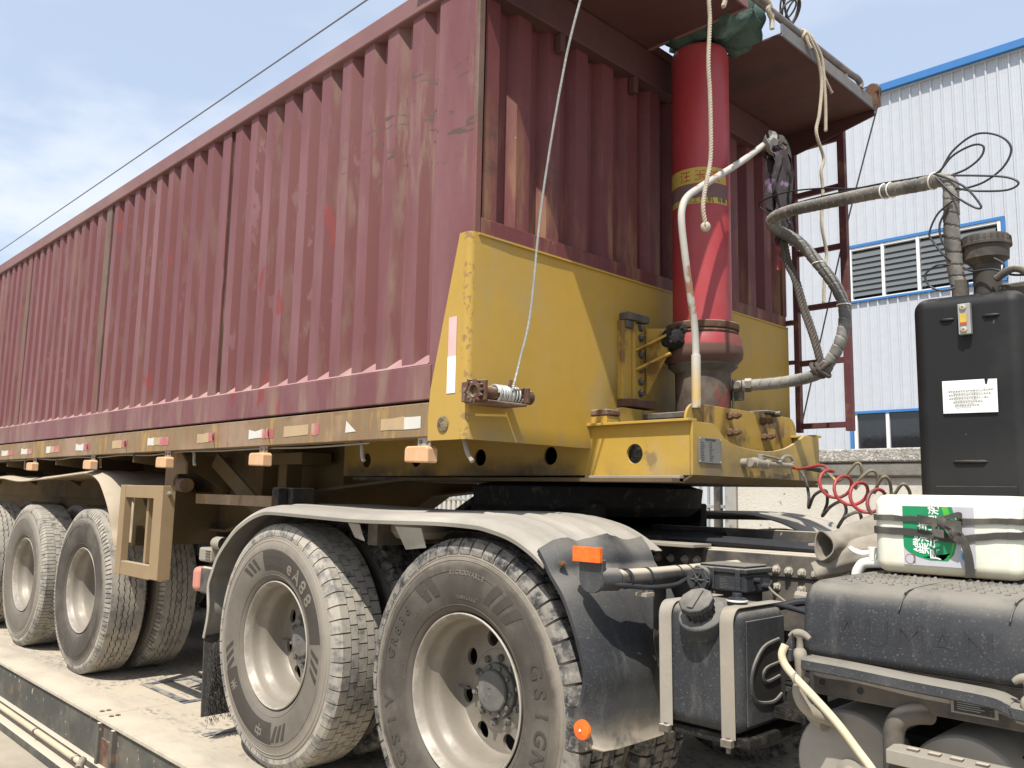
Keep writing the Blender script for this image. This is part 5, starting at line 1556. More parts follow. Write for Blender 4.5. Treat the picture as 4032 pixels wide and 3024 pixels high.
m.build('plate_print', 'ink_grey', NP, kind='stuff')
pf = [(-1.01, 1.995, 0.868), (-0.985, 1.99, 0.868), (-0.9, 1.992, 0.866), (-0.75, 1.99, 0.86), (-0.6, 1.992, 0.855), (-0.56, 1.992, 0.845), (-0.52, 1.992, 0.838), (-0.2, 1.992, 0.835)]
rows = []
for p in catmull(pf, 4):
    rows.append([(p.x, p.y + 0.055, p.z + 0.002), (p.x, p.y + 0.01, p.z + 0.001), (p.x, p.y, p.z - 0.004), (p.x, p.y - 0.002, p.z - 0.024), (p.x, p.y + 0.004, p.z - 0.028)])
MB().grid(rows).build('hold_down_bar', 'black_plastic', TT, solid=0.004, smooth=50)
MB().box(-1.065, -1.035, 1.99, 2.05, 0.855, 0.885).prism([(-1.06, 0.885), (-1.035, 0.885), (-1.035, 0.925)], 'y', 2.0, 2.04).build('bar_end', 'black_plastic', TT, bevel=0.003)


def thandle(x, y, z):
    m = MB()
    m.lathe([(0.007, -0.06), (0.013, -0.03), (0.015, -0.005), (0.017, 0.004), (0.014, 0.014), (0.0085, 0.02), (0.008, 0.04), (0.011, 0.047)], (x, y, z), 'z', 18)
    m.tube(catmull([(x - 0.026, y, z + 0.044), (x - 0.014, y, z + 0.052), (x, y, z + 0.055), (x + 0.014, y, z + 0.052), (x + 0.026, y, z + 0.044)], 5), [0.006 + 0.004 * sin(pi * k / 20) for k in range(21)], 12)
    return m.build('rubber_latch', 'duct', TT)


thandle(-1.022, 2.015, 0.868)
thandle(-0.525, 2.005, 0.842)
MB().tube(catmull([(-1.02, 2.03, 0.82), (-1.03, 2.02, 0.78), (-1.01, 2.03, 0.74), (-0.98, 2.1, 0.71)], 5), 0.016, 12).build('latch_strap', 'strap_steel', TT)
MB().tube(catmull([(-1.0, 2.1, 0.70), (-1.04, 2.12, 0.71), (-1.08, 2.2, 0.715)], 5), 0.022, 14).build('frame_tube', 'strap_steel', TT)
MB().tube(catmull([(-1.045, 1.985, 0.895), (-1.052, 1.98, 0.872), (-1.045, 1.98, 0.850), (-1.022, 1.98, 0.826), (-0.972, 1.98, 0.785), (-0.917, 1.98, 0.737), (-0.87, 1.98, 0.686), (-0.83, 1.98, 0.64), (-0.79, 1.98, 0.57), (-0.77, 2.0, 0.50)], 6), 0.0095, 12).build('tan_hose', 'hose_tan', TT)
MB().lathe([(0.011, -0.003), (0.0135, -0.003), (0.0135, 0.003), (0.011, 0.003)], (-1.018, 1.98, 0.822), 'x', 14, caps=False).build('hose_tie', 'strip_grey', TT)
# air tanks seen end on
for x, z, r in ((-0.955, 0.60, 0.135), (-0.69, 0.60, 0.13)):
    A = MB().lathe([(r, 0.6), (r, 0.022), (r * 0.985, 0.014), (r * 0.95, 0.009), (r * 0.7, 0.003), (r * 0.3, -0.001), (0.0, -0.002)], (x, 2.11, z), 'y', 44, caps=False).build('air_tank', 'dusty_fender', TT)
    MB().lathe([(0.034, 0.004), (0.036, -0.006), (0.022, -0.010), (0.016, -0.022), (0.0, -0.024)], (x + 0.01, 2.11, z - 0.01), 'y', 20, caps=False).build('end_boss', 'strap_steel', A)
    MB().hexbolt((x + 0.01, 2.088, z - 0.01), (0, -1, 0), 0.012, 0.014).build('drain_plug', 'bolt', A)
MB().tube(catmull([(-0.755, 2.10, 0.768), (-0.775, 2.065, 0.770), (-0.80, 2.05, 0.758), (-0.815, 2.05, 0.73), (-0.818, 2.05, 0.68), (-0.818, 2.05, 0.55)], 6), 0.023, 18).build('step_tube', 'dark_frame', TT)
m = MB().prism([(1.985, 0.672), (1.985, 0.702), (2.04, 0.706), (2.04, 0.700), (1.991, 0.696), (1.991, 0.672)], 'x', -0.81, -0.2)
m.build('step_tread', 'strap_steel', TT, bevel=0.002)
for x in (-0.76, -0.715, -0.67, -0.62):
    MB().box(x - 0.012, x + 0.012, 2.004, 2.02, 0.7035, 0.7085).build('tread_slot', 'dark_frame', TT)
MB().box(-1.5, -0.2, 2.2, 2.7, 0.66, 0.69).build('belly_plate', 'grease', TT)
# tail lamps and brush flap at the rear of the fender
MB().lathe([(0.0, -0.05), (0.03, -0.046), (0.034, -0.03), (0.034, 0.05)], (-4.245, 2.06, 0.965), 'x', 24, caps=False).build('reverse_beeper', 'strap_steel', TT)
W_ = MB().box(-4.42, -4.28, 2.03, 2.13, 0.865, 0.938).build('work_lamp', 'strap_steel', TT, bevel=0.012, seg=3)
m = MB()
for k in range(4):
    m.box(-4.33 + 0.0, -4.285, 2.026, 2.031, 0.877 + k * 0.014, 0.884 + k * 0.014)
m.build('grille_bar', 'dark_frame', W_)
T_ = MB().box(-4.39, -4.27, 2.03, 2.42, 0.70, 0.84).build('tail_lamp', 'dark_frame', TT, bevel=0.015, seg=3)
MB().box(-4.47, -4.391, 2.02, 2.42, 0.705, 0.835).build('lens', 'lamp_red', T_, bevel=0.03, seg=4)
MB().add([(-4.20, 1.99, 0.50), (-4.20, 2.58, 0.50), (-4.18, 2.58, 0.12), (-4.18, 1.99, 0.12)], [(0, 1, 2, 3)]).build('rubber_flap', 'brush', TT, solid=0.012)
m = MB()
for k in range(2600):
    y = random.uniform(2.0, 2.57)
    z = random.uniform(0.10, 0.48)
    a = random.uniform(-0.5, 0.5)
    x = -4.174
    m.add([(x, y - 0.002, z), (x, y + 0.002, z), (x + random.uniform(0.008, 0.03), y + a * 0.02, z - random.uniform(0.005, 0.03))], [(0, 1, 2)])
m.build('brush_bristles', 'brush', TT, kind='stuff', smooth=0)
# hydraulic oil tank behind the cab
HT = MB().prism([(-1.03, 1.06), (-0.70, 1.06), (-0.70, 1.905), (-1.03, 1.915)], 'y', 2.85, 3.48).build('oil_tank', 'black_tank', TT, bevel=0.045, seg=5)
MB().prism([(-0.975, 1.16), (-0.745, 1.16), (-0.745, 1.30), (-0.975, 1.30)], 'y', 2.8465, 2.8505).build('pressed_panel', 'black_tank', HT, bevel=0.003, seg=3)
for a, b, z in ((-0.94, -0.895, 1.828), (-0.815, -0.765, 1.826), (-0.92, -0.82, 1.375)):
    MB().tube([(a, 2.849, z), (a + 0.01, 2.846, z), (b - 0.01, 2.846, z), (b, 2.849, z)], [0.001, 0.005, 0.005, 0.001], 8).build('pressed_bead', 'black_tank', HT)
G_ = MB().box(-0.878, -0.842, 2.826, 2.8445, 1.772, 1.870).build('sight_gauge', 'galv', HT, bevel=0.002)
MB().box(-0.872, -0.852, 2.8235, 2.8262, 1.803, 1.838).build('gauge_glass', 'band_yellow', G_)
MB().box(-0.872, -0.852, 2.8228, 2.8234, 1.803, 1.810).build('gauge_mark', 'ink_red', G_)
for z in (1.786, 1.857):
    MB().lathe([(0.010, 0), (0.010, -0.004), (0.006, -0.007), (0.003, -0.007), (0.003, -0.004), (0.0, -0.004)], (-0.862, 2.826, z), 'y', 18, caps=False).build('gauge_screw', 'bolt', G_)
S_ = MB().prism([(-0.939, 1.528), (-0.783, 1.525), (-0.782, 1.627), (-0.806, 1.628), (-0.810, 1.612), (-0.815, 1.612), (-0.817, 1.629), (-0.939, 1.631)], 'y', 2.8432, 2.8446).build('instruction_sticker', 'label_white', HT)
m = MB()
for k in range(5):
    zz = 1.595 - k * 0.0115
    m.lathe([(0.0012, 0), (0.0012, 0.0004)], (-0.925, 2.8424, zz), 'y', 8)
    text_flat(m, '请定期更换液压油并检查油位以保证系统'[:18 - k * (2 if k > 2 else 1)], 0.0072, (-0.858 - 0.003 * k, 2.8428, zz), (1, 0, 0), (0, 0, 1), (0, -1, 0), extrude=0.0002)
    text_flat(m, 'Please check the oil level and change oil on time'[:48 - k * 5], 0.0044, (-0.866 - 0.003 * k, 2.8428, zz - 0.0055), (1, 0, 0), (0, 0, 1), (0, -1, 0), extrude=0.0002)
m.build('sticker_print', 'ink_grey', S_, smooth=0)
FL = MB().lathe([(0.042, 1.905), (0.042, 2.03), (0.05, 2.035), (0.058, 2.045), (0.068, 2.05), (0.07, 2.09), (0.078, 2.092), (0.078, 2.102), (0.074, 2.104), (0.074, 2.122), (0.07, 2.128), (0.0, 2.13)], (-0.845, 3.03, 0), 'z', 36, caps=False).build('filler_neck', 'dark_neck', HT)
m = MB()
for k in range(24):
    a = 2 * pi * k / 24
    m.bar((-0.845 + 0.0745 * cos(a), 3.03 + 0.0745 * sin(a), 2.105), (-0.845 + 0.0745 * cos(a), 3.03 + 0.0745 * sin(a), 2.121), 0.006, 0.004, (cos(a), sin(a), 0))
m.build('cap_grip', 'dark_neck', FL)
MB().box(-0.80, -0.66, 2.98, 3.1, 1.905, 1.95).tube(catmull([(-0.80, 2.95, 1.96), (-0.74, 2.94, 1.985), (-0.68, 2.95, 1.945)], 5), 0.012, 12).build('return_valve', 'oily_steel', HT, bevel=0.006)
MB().cyl((-0.92, 3.0, 1.905), (-0.92, 3.0, 1.985), 0.026, n=18).build('suction_neck', 'oily_steel', HT)
MB().box(-1.045, -1.03, 2.88, 3.45, 1.06, 1.25).build('tank_bracket', 'rust', HT)

# ------------------------------------------------------------------ hoses, lines, ropes: things on their own


def spiral_hose(P, r, pitch):
    P = [Vector(p) for p in P]
    Q = catmull(P, 10)
    out = [Q[0]]
    # resample evenly
    step = 0.004
    acc = 0
    for a, b in zip(Q[:-1], Q[1:]):
        L0 = (b - a).length
        while acc + step <= L0:
            acc += step
            out.append(a + (b - a) * (acc / L0))
        acc -= L0

    def rad(i, an):
        ph = ((i * step + an / (2 * pi) * pitch) % pitch) / pitch
        return r + 0.0006 - 0.0014 * ph - (0.0028 if ph > 0.90 else 0)
    return MB().tube(out, [rad] * len(out), 18)


HOSE = [(-0.919, 3.0, 1.957), (-0.929, 3.0, 2.003), (-0.929, 2.98, 2.071), (-0.925, 2.96, 2.14), (-0.919, 2.95, 2.252), (-0.922, 2.96, 2.31), (-0.954, 2.98, 2.343), (-1.033, 3.02, 2.358), (-1.234, 3.12, 2.404), (-1.507, 3.25, 2.46), (-1.678, 3.32, 2.488), (-1.772, 3.36, 2.492), (-1.801, 3.38, 2.478), (-1.787, 3.4, 2.445), (-1.696, 3.42, 2.375), (-1.621, 3.45, 2.269), (-1.555, 3.45, 2.168), (-1.518, 3.45, 2.081), (-1.509, 3.44, 1.999), (-1.523, 3.42, 1.905), (-1.563, 3.4, 1.822), (-1.602, 3.38, 1.777), (-1.675, 3.36, 1.755), (-1.773, 3.33, 1.743), (-1.851, 3.3, 1.739), (-1.901, 3.27, 1.737)]
HH = thing('hydraulic_hose', 'thick hydraulic hose in grey spiral wrap running from oil tank to red ram', 'hose', (-1.4, 3.2, 1.74))
spiral_hose(HOSE, 0.0255, 0.042).build('wrapped_hose', 'hose_wrap', HH, smooth=30)
for p, d in (((-1.62, 3.45, 2.27), (0.1, 0, -1)), ((-1.515, 3.45, 2.07), (0, 0, -1)), ((-1.19, 3.1, 2.394), (1, -.5, -.2)), ((-1.16, 3.085, 2.388), (1, -.5, -.2)), ((-0.985, 2.995, 2.35), (1, -.4, -.3))):
    d = Vector(d).normalized()
    p = Vector(p)
    a = d.orthogonal().normalized()
    b = d.cross(a)
    MB().tube([p + (a * cos(q * pi / 10) + b * sin(q * pi / 10)) * 0.028 for q in range(20)], 0.0025, 6, closed=True).build('cable_tie', 'white_plastic', HH)
CB = thing('control_cable', 'thin black control cable in loose loops tied along the hose bend', 'cable', (-0.9, 2.97, 1.95))
LOOPS = [[(-1.833, 3.42, 2.535), (-1.899, 3.45, 2.599), (-1.832, 3.42, 2.611), (-1.696, 3.36, 2.59), (-1.528, 3.3, 2.545), (-1.356, 3.2, 2.473), (-1.197, 3.1, 2.425), (-1.059, 3.02, 2.385), (-0.973, 2.98, 2.36), (-0.916, 2.98, 2.434), (-0.842, 2.98, 2.472), (-0.773, 2.98, 2.446), (-0.74, 2.98, 2.394), (-0.765, 2.98, 2.338), (-0.826, 2.98, 2.301), (-0.898, 2.98, 2.293)],
         [(-1.70, 3.36, 2.53), (-1.55, 3.30, 2.51), (-1.25, 3.13, 2.44), (-1.05, 3.03, 2.39), (-0.965, 2.97, 2.367), (-0.913, 2.97, 2.414), (-0.85, 2.97, 2.433), (-0.818, 2.97, 2.419), (-0.829, 2.97, 2.384), (-0.877, 2.97, 2.355), (-0.945, 2.97, 2.345)],
         [(-0.957, 2.955, 2.351), (-0.843, 2.955, 2.321), (-0.753, 2.955, 2.292), (-0.719, 2.955, 2.263), (-0.755, 2.955, 2.249), (-0.845, 2.955, 2.269), (-0.90, 2.935, 2.287)],
         [(-0.965, 2.94, 2.355), (-0.912, 2.93, 2.318), (-0.862, 2.93, 2.273), (-0.824, 2.93, 2.206), (-0.842, 2.93, 2.205), (-0.896, 2.92, 2.255), (-0.96, 2.94, 2.341)],
         [(-0.905, 2.92, 2.24), (-0.954, 2.92, 2.205), (-0.982, 2.92, 2.146), (-0.97, 2.92, 2.111), (-0.939, 2.92, 2.06), (-0.925, 2.935, 2.039)],
         [(-0.92, 2.92, 2.22), (-0.95, 2.925, 2.17), (-0.945, 2.925, 2.11), (-0.92, 2.93, 2.07)],
         [(-0.928, 2.935, 2.029), (-0.959, 2.92, 2.032), (-0.994, 2.92, 2.015), (-1.002, 2.92, 1.995), (-0.987, 2.92, 1.963), (-0.951, 2.92, 1.943), (-0.915, 2.93, 1.948)],
         [(-0.80, 2.95, 2.031), (-0.774, 2.95, 2.008), (-0.778, 2.95, 1.986), (-0.80, 2.95, 1.979)],
         [(-0.902, 2.98, 2.026), (-0.873, 2.975, 2.007), (-0.811, 2.96, 1.999), (-0.771, 2.96, 1.982), (-0.726, 2.96, 1.965), (-0.5, 2.98, 1.95)]]
for P in LOOPS:
    MB().tube(catmull(P, 7), 0.0036, 8).build('cable_loop', 'black_cable', CB)
RL = [(-1.766, 3.42, 1.39), (-1.717, 3.41, 1.38), (-1.665, 3.4, 1.385), (-1.62, 3.4, 1.393), (-1.585, 3.39, 1.384), (-1.565, 3.37, 1.36)]


def coil(C0, C1, r, turns, ph, n=18, sgn=1):
    C0, C1 = Vector(C0), Vector(C1)
    ax = (C1 - C0).normalized()
    a = Vector((0, 0, 1)) - ax * ax.z
    a.normalize()
    b = ax.cross(a)
    out = []
    for k in range(int(turns * n) + 1):
        t = ph + sgn * 2 * pi * k / n
        out.append(C0 + (C1 - C0) * (k / (turns * n)) + (a * cos(t) + b * sin(t)) * r)
    return out


P = catmull(RL, 6)[:-2] + coil((-1.575, 3.37, 1.324), (-0.98, 2.86, 1.165), 0.05, 6, -0.55)
tag(MB().tube(P, 0.0065, 10).build('red_air_line', 'line_red'), 'coiled red air brake line hanging between trailer and tractor', 'air line', 'coiled air lines')
YL = [(-1.754, 3.6, 1.387), (-1.703, 3.58, 1.377), (-1.661, 3.57, 1.364), (-1.63, 3.56, 1.34), (-1.607, 3.55, 1.331), (-1.57, 3.55, 1.36), (-1.527, 3.55, 1.405), (-1.512, 3.56, 1.391), (-1.518, 3.57, 1.339), (-1.521, 3.52, 1.299), (-1.491, 3.48, 1.33), (-1.444, 3.49, 1.372), (-1.426, 3.51, 1.355), (-1.433, 3.52, 1.299), (-1.415, 3.45, 1.285), (-1.368, 3.42, 1.343), (-1.35, 3.44, 1.33), (-1.355, 3.47, 1.27), (-1.33, 3.40, 1.255), (-1.275, 3.37, 1.315), (-1.26, 3.40, 1.29), (-1.265, 3.42, 1.24), (-1.22, 3.3, 1.2)]
tag(MB().tube(catmull(YL, 7), 0.0065, 10).build('yellow_air_line', 'line_yellow'), 'coiled grimy yellow air line behind the red one', 'air line', 'coiled air lines')
BL = [(-1.755, 3.49, 1.385), (-1.74, 3.48, 1.368), (-1.709, 3.46, 1.326), (-1.693, 3.45, 1.264), (-1.69, 3.44, 1.215), (-1.644, 3.40, 1.268), (-1.596, 3.40, 1.288), (-1.599, 3.42, 1.237), (-1.617, 3.41, 1.183), (-1.556, 3.36, 1.224), (-1.504, 3.35, 1.244), (-1.498, 3.37, 1.203), (-1.529, 3.36, 1.141), (-1.474, 3.30, 1.182), (-1.415, 3.29, 1.205), (-1.408, 3.30, 1.169), (-1.422, 3.28, 1.124), (-1.378, 3.22, 1.157), (-1.335, 3.21, 1.177), (-1.317, 3.2, 1.17), (-1.30, 3.18, 1.10)]
tag(MB().tube(catmull(BL, 7), 0.0065, 10).build('black_cable_coil', 'line_black'), 'coiled black electric line hanging lowest beside the white can', 'cable', 'coiled air lines')


def rope(P, r, name, mat, label, parent=None, cat='rope', lay=0.035):
    Q = catmull(P, 12)
    fr = frames(Q)
    m = MB()
    s = 0
    S = [0]
    for a, b in zip(Q[:-1], Q[1:]):
        s += (b - a).length
        S.append(s)
    for st in range(3):
        R_ = []
        # denser sampling along the lay
        for i, (q, (t, a, b)) in enumerate(zip(Q, fr)):
            an = S[i] / lay * 2 * pi + st * 2 * pi / 3
            R_.append(q + (a * cos(an) + b * sin(an)) * r * 0.5)
        m.tube(R_, r * 0.55, 6)
    o = m.build(name, mat, parent)
    if parent is None:
        tag(o, label, cat)
    return o


def dens(P, n=6):
    return catmull(P, n)


RP1 = [(-1.70, 2.664, 3.44), (-1.69, 2.665, 3.40), (-1.66, 2.663, 3.32), (-1.66, 2.661, 3.161), (-1.66, 2.666, 3.078), (-1.66, 2.652, 2.902), (-1.66, 2.66, 2.78), (-1.66, 2.663, 2.636), (-1.66, 2.657, 2.507), (-1.66, 2.62, 2.389), (-1.66, 2.604, 2.314), (-1.66, 2.618, 2.254)]
R1 = thing('hanging_rope', 'single beige rope with a knot at its end hanging before the red ram', 'rope', (-1.66, 2.62, 2.24))
rope(dens(RP1, 5), 0.0082, 'strand', 'rope', None, R1)
m = MB()
for k in range(4):
    a = k * 1.3
    m.tube([Vector((-1.66, 2.62, 2.243)) + Vector((cos(q) * cos(a), cos(q) * sin(a) * .9, sin(q))) * 0.013 for q in [2 * pi * z / 14 for z in range(14)]], 0.0065, 8, closed=True)
m.build('knot', 'rope', R1)
R2 = thing('tied_rope', 'long beige rope ends tied round the canopy handrail and trailing down', 'rope', (-1.69, 3.66, 2.4))
rope(dens([(-1.70, 3.56, 3.42), (-1.695, 3.60, 3.385), (-1.69, 3.647, 3.329), (-1.69, 3.683, 3.213), (-1.69, 3.651, 3.048), (-1.69, 3.613, 2.94), (-1.69, 3.682, 2.84), (-1.69, 3.652, 2.769), (-1.69, 3.66, 2.705), (-1.69, 3.66, 2.639), (-1.69, 3.643, 2.502), (-1.69, 3.682, 2.38), (-1.69, 3.66, 2.30), (-1.69, 3.64, 2.14)], 5), 0.008, 'strand', 'rope', None, R2)
rope(dens([(-1.70, 3.62, 3.41), (-1.69, 3.691, 3.341), (-1.69, 3.714, 3.199), (-1.69, 3.718, 3.09), (-1.69, 3.711, 2.981)], 5), 0.008, 'strand', 'rope', None, R2)
rope(dens([(-1.692, 3.70, 3.30), (-1.69, 3.72, 3.25), (-1.69, 3.791, 3.201)], 5), 0.007, 'strand', 'rope', None, R2)
rope(dens([(-1.70, 3.56, 3.40), (-1.695, 3.565, 3.37), (-1.69, 3.58, 3.345)], 5), 0.008, 'strand', 'rope', None, R2)
m = MB()
for k in range(6):
    y = 3.56 + k * 0.016
    m.tube([(-1.727 + 0.022 * cos(q), y + 0.006 * sin(q * 2 + k), 3.42 + 0.022 * sin(q)) for q in [2 * pi * z / 14 for z in range(14)]], 0.0085, 8, closed=True)
m.build('lashing', 'rope', R2)
m = MB()
for cy, cz, ry, rz, tilt in ((3.46, 3.53, 0.07, 0.085, 0.4), (3.47, 3.515, 0.06, 0.075, 0.1), (3.49, 3.50, 0.045, 0.06, -0.3), (3.44, 3.49, 0.06, 0.035, 0.7)):
    P = []
    for z in range(20):
        q = 2 * pi * z / 20
        a, b = ry * cos(q), rz * sin(q)
        P.append((-1.73 + 0.03 * sin(q + tilt), cy + a * cos(tilt) - b * sin(tilt), cz + a * sin(tilt) + b * cos(tilt)))
    m.tube(P, 0.0045, 8, closed=True)
m.tube(catmull([(-1.73, 3.48, 3.435), (-1.735, 3.44, 3.47), (-1.73, 3.40, 3.53)], 5), 0.006, 8)
m.build('loose_coil', 'rope_dirty', R2)
R3 = thing('short_rope', 'short frayed rope ends hanging over the canopy lip above the ram', 'rope', (-1.70, 2.85, 3.3))
rope(dens([(-1.70, 2.80, 3.43), (-1.695, 2.84, 3.40), (-1.69, 2.84, 3.33), (-1.69, 2.83, 3.25), (-1.69, 2.815, 3.215)], 5), 0.010, 'strand', 'rope', None, R3)
rope(dens([(-1.70, 2.79, 3.43), (-1.695, 2.785, 3.38), (-1.69, 2.795, 3.34)], 5), 0.010, 'strand', 'rope', None, R3)
rope(dens([(-1.72, 3.15, 3.46), (-1.70, 3.16, 3.42), (-1.695, 3.21, 3.40), (-1.695, 3.19, 3.37), (-1.695, 3.22, 3.34)], 5), 0.011, 'strand', 'rope', None, R3)
# tie rope holding the hose, hung from the bent pipe
TRP = thing('tie_rope', 'dirty doubled rope tying the wrapped hose up to the bent pipe', 'rope', (-1.6, 3.4, 1.8))
rope(dens([(-1.84, 3.50, 2.90), (-1.80, 3.44, 2.60), (-1.763, 3.42, 2.324), (-1.722, 3.42, 2.211), (-1.689, 3.42, 2.081), (-1.634, 3.4, 1.935), (-1.60, 3.39, 1.82)], 6), 0.011, 'strand', 'rope_dirty', None, TRP, lay=0.05)
rope(dens([(-1.835, 3.515, 2.90), (-1.79, 3.45, 2.60), (-1.75, 3.43, 2.324), (-1.71, 3.43, 2.211), (-1.675, 3.43, 2.081), (-1.622, 3.41, 1.935), (-1.59, 3.40, 1.81)], 6), 0.010, 'strand', 'rope_dirty', None, TRP, lay=0.05)
m = MB()
for k in range(4):
    P = []
    for z in range(16):
        q = 2 * pi * z / 16
        P.append((-1.59 + 0.012 * (k - 1.5) + 0.022 * cos(q), 3.385 + 0.036 * sin(q), 1.79 + 0.036 * cos(q) * (0.8 if k % 2 else -0.8)))
    m.tube(P, 0.009, 8, closed=True)
m.build('knot', 'rope_dirty', TRP)
# rags and straps at the pipe tip
RG = thing('rag_bundle', 'ragged dark and purple cloth strips knotted on the tip of the bent pipe', 'rag', (-1.83, 3.45, 2.5))


def strip(P, wdt, name, mat, seed=0, wob=0.3):
    random.seed(seed)
    Q = catmull(P, 6)
    fr = frames(Q)
    r0, r1 = [], []
    tw = random.uniform(0, 3)
    for i, (q, (t, a, b)) in enumerate(zip(Q, fr)):
        an = tw + wob * i * 0.25
        d = a * cos(an) + b * sin(an)
        ww = wdt * (0.7 + 0.5 * random.random()) / 2
        r0.append(q + d * ww)
        r1.append(q - d * ww)
    mid = [(p + q) / 2 + Vector((random.uniform(-.006, .006), random.uniform(-.006, .006), 0)) for p, q in zip(r0, r1)]
    return MB().grid([r0, mid, r1]).build(name, mat, RG, solid=0.0015, smooth=60)


strip([(-1.84, 3.40, 2.885), (-1.82, 3.395, 2.84), (-1.82, 3.42, 2.815), (-1.825, 3.46, 2.83), (-1.83, 3.47, 2.90), (-1.84, 3.48, 2.95)], 0.05, 'grey_strip', 'strip_grey', 1, 0.05)
strip([(-1.84, 3.49, 2.90), (-1.82, 3.53, 2.925), (-1.815, 3.58, 2.90), (-1.815, 3.595, 2.80), (-1.82, 3.585, 2.66)], 0.045, 'grey_strip', 'strap_rubber', 2, 0.04)
strip([(-1.835, 3.50, 2.90), (-1.825, 3.54, 2.88), (-1.825, 3.56, 2.80), (-1.825, 3.565, 2.70), (-1.83, 3.58, 2.56)], 0.04, 'grey_strip', 'strip_grey', 3, 0.05)
for k in range(22):
    random.seed(40 + k)
    y = 3.41 + random.uniform(0, 0.14)
    L0 = random.uniform(0.18, 0.42)
    xo = 0.05 * (k % 2)
    strip([(-1.84 + random.uniform(-.02, .02), 3.46 + random.uniform(-.02, .03), 2.84), (-1.83 + xo + random.uniform(-.02, .02), y, 2.79), (-1.83 + xo + random.uniform(-.02, .02), y + random.uniform(-.02, .03), 2.79 - L0 * 0.5), (-1.83 + xo, y + random.uniform(-.02, .05), 2.79 - L0)], random.uniform(0.035, 0.065), 'cloth_strip', 'rag', 60 + k, 0.25)
strip([(-1.81, 3.43, 2.42), (-1.80, 3.44, 2.34), (-1.80, 3.435, 2.27)], 0.022, 'red_strip', 'line_red', 5, 0.1)
random.seed(11)
# green tarpaulin stuffed in the canopy notch
m = MB()
rows = [[(-1.985 + 0.01 * cos(2 * pi * (j % 40) / 40), 3.205 + 0.01 * sin(2 * pi * (j % 40) / 40), 3.34) for j in range(41)]]
for i in range(19):
    u = i / 18
    row = []
    for j in range(41):
        a = 2 * pi * (j % 40) / 40
        sq = 1 / max(abs(cos(a)), abs(sin(a))) ** 0.75
        rr = min(1.0, 0.55 + 3.2 * u) if u < 0.5 else max(0.02, 1 - ((u - 0.5) / 0.5) ** 2.2)
        fold = 0.020 * sin(a * 6 + u * 5) + 0.013 * sin(a * 11 - u * 9) + 0.008 * sin(a * 17 + u * 15)
        z = 3.305 + 0.27 * u + 0.022 * sin(a * 4 + 1) * (1 - u) + 0.012 * sin(a * 9)
        row.append((-1.985 + (0.195 * sq * rr + fold) * cos(a), 3.205 + (0.165 * sq * rr + fold) * sin(a), z))
    rows.append(row)
m.grid(rows)
TP = m.build('tarp_bundle', 'tarp', smooth=70)
tag(TP, 'dark green tarpaulin bundle stuffed around the top of the ram', 'tarpaulin')
# steel cables
tag(rope(dens([(-2.135, 2.10, 1.615), (-2.12, 2.118, 1.72), (-2.08, 2.13, 1.9), (-2.0, 2.10, 2.3), (-1.85, 2.05, 2.75), (-1.72, 2.03, 3.08), (-1.70, 2.01, 3.34), (-1.72, 2.02, 3.45)], 14), 0.0045, 'winch_cable', 'wire_rope', 'thin pale steel cable rising from the winch to the canopy', cat='cable', lay=0.02), 'thin pale steel cable rising from the winch to the canopy', 'cable')
tag(MB().tube(catmull([(-1.9, 4.36, 3.445), (-1.73, 4.37, 3.469), (-1.70, 4.38, 3.462), (-1.69, 4.39, 3.44), (-1.715, 4.43, 3.40), (-1.836, 4.45, 3.041), (-1.97, 4.45, 2.585), (-2.216, 4.45, 1.657)], 4), 0.0045, 8).build('far_cable', 'wire_dark'), 'thin dark steel cable slanting down beside the ladder', 'cable')

# ------------------------------------------------------------------ jerrycan on the battery box
JC = thing('plastic_jerrycan', 'white plastic jerrycan with green label lying on the battery cover', 'jerrycan', (-0.80, 2.52, 1.055))
MB().box(-0.982, -0.618, 2.375, 2.655, 1.057, 1.268).build('can_body', 'can', JC, bevel=0.032, seg=6)
LB = MB().box(-0.900, -0.723, 2.3735, 2.3742, 1.083, 1.238).build('label', 'label_grey', JC)
ex, ey, ez = (1, 0, 0), (0, 0, 1), (0, -1, 0)
m = MB()
gp = [(-0.8998, 1.2378), (-0.8998, 1.135)] + [(-0.8998 + 0.125 * (1 - cos(t)) * 0.98, 1.135 - 0.042 * sin(t * 1.0)) for t in [pi / 2 * k / 10 for k in range(1, 8)]] + [(-0.79, 1.098), (-0.775, 1.115), (-0.768, 1.14), (-0.765, 1.18), (-0.768, 1.21), (-0.775, 1.2378)]
MB().prism(gp, 'y', 2.3728, 2.3734).build('green_field', 'label_green', LB)
MB().prism([(-0.85, 1.105), (-0.80, 1.10), (-0.782, 1.118), (-0.775, 1.15), (-0.79, 1.19), (-0.80, 1.2375), (-0.785, 1.2375), (-0.778, 1.21), (-0.772, 1.18), (-0.772, 1.14), (-0.782, 1.11)], 'y', 2.3723, 2.3727).build('lime_swirl', 'label_lime', LB)
m = MB()
up, rt = (-1, 0, 0), (0, 0, 1)      # writing runs upward on the can
text_flat(m, 'AdBlue', 0.017, (-0.868, 2.3722, 1.143), rt, up, ez, extrude=0.0002, bold=0.0006)
text_flat(m, '柴油车', 0.030, (-0.846, 2.3722, 1.158), rt, up, ez, extrude=0.0002, bold=0.0006)
text_flat(m, '尾气处理液', 0.029, (-0.818, 2.3722, 1.172), rt, up, ez, extrude=0.0002, bold=0.0006)
m.build('label_writing', 'label_white', LB, smooth=0)
MB().lathe([(0.0, 0), (0.013, 0), (0.013, 0.0006)], (-0.745, 2.3728, 1.112), 'y', 24, caps=False).build('blue_seal', 'label_blue', LB)
m = MB()
text_flat(m, '20KG', 0.0085, (-0.742, 2.3725, 1.112), rt, up, ez, extrude=0.0002)
text_flat(m, '净含量', 0.005, (-0.751, 2.3725, 1.112), rt, up, ez, extrude=0.0002)
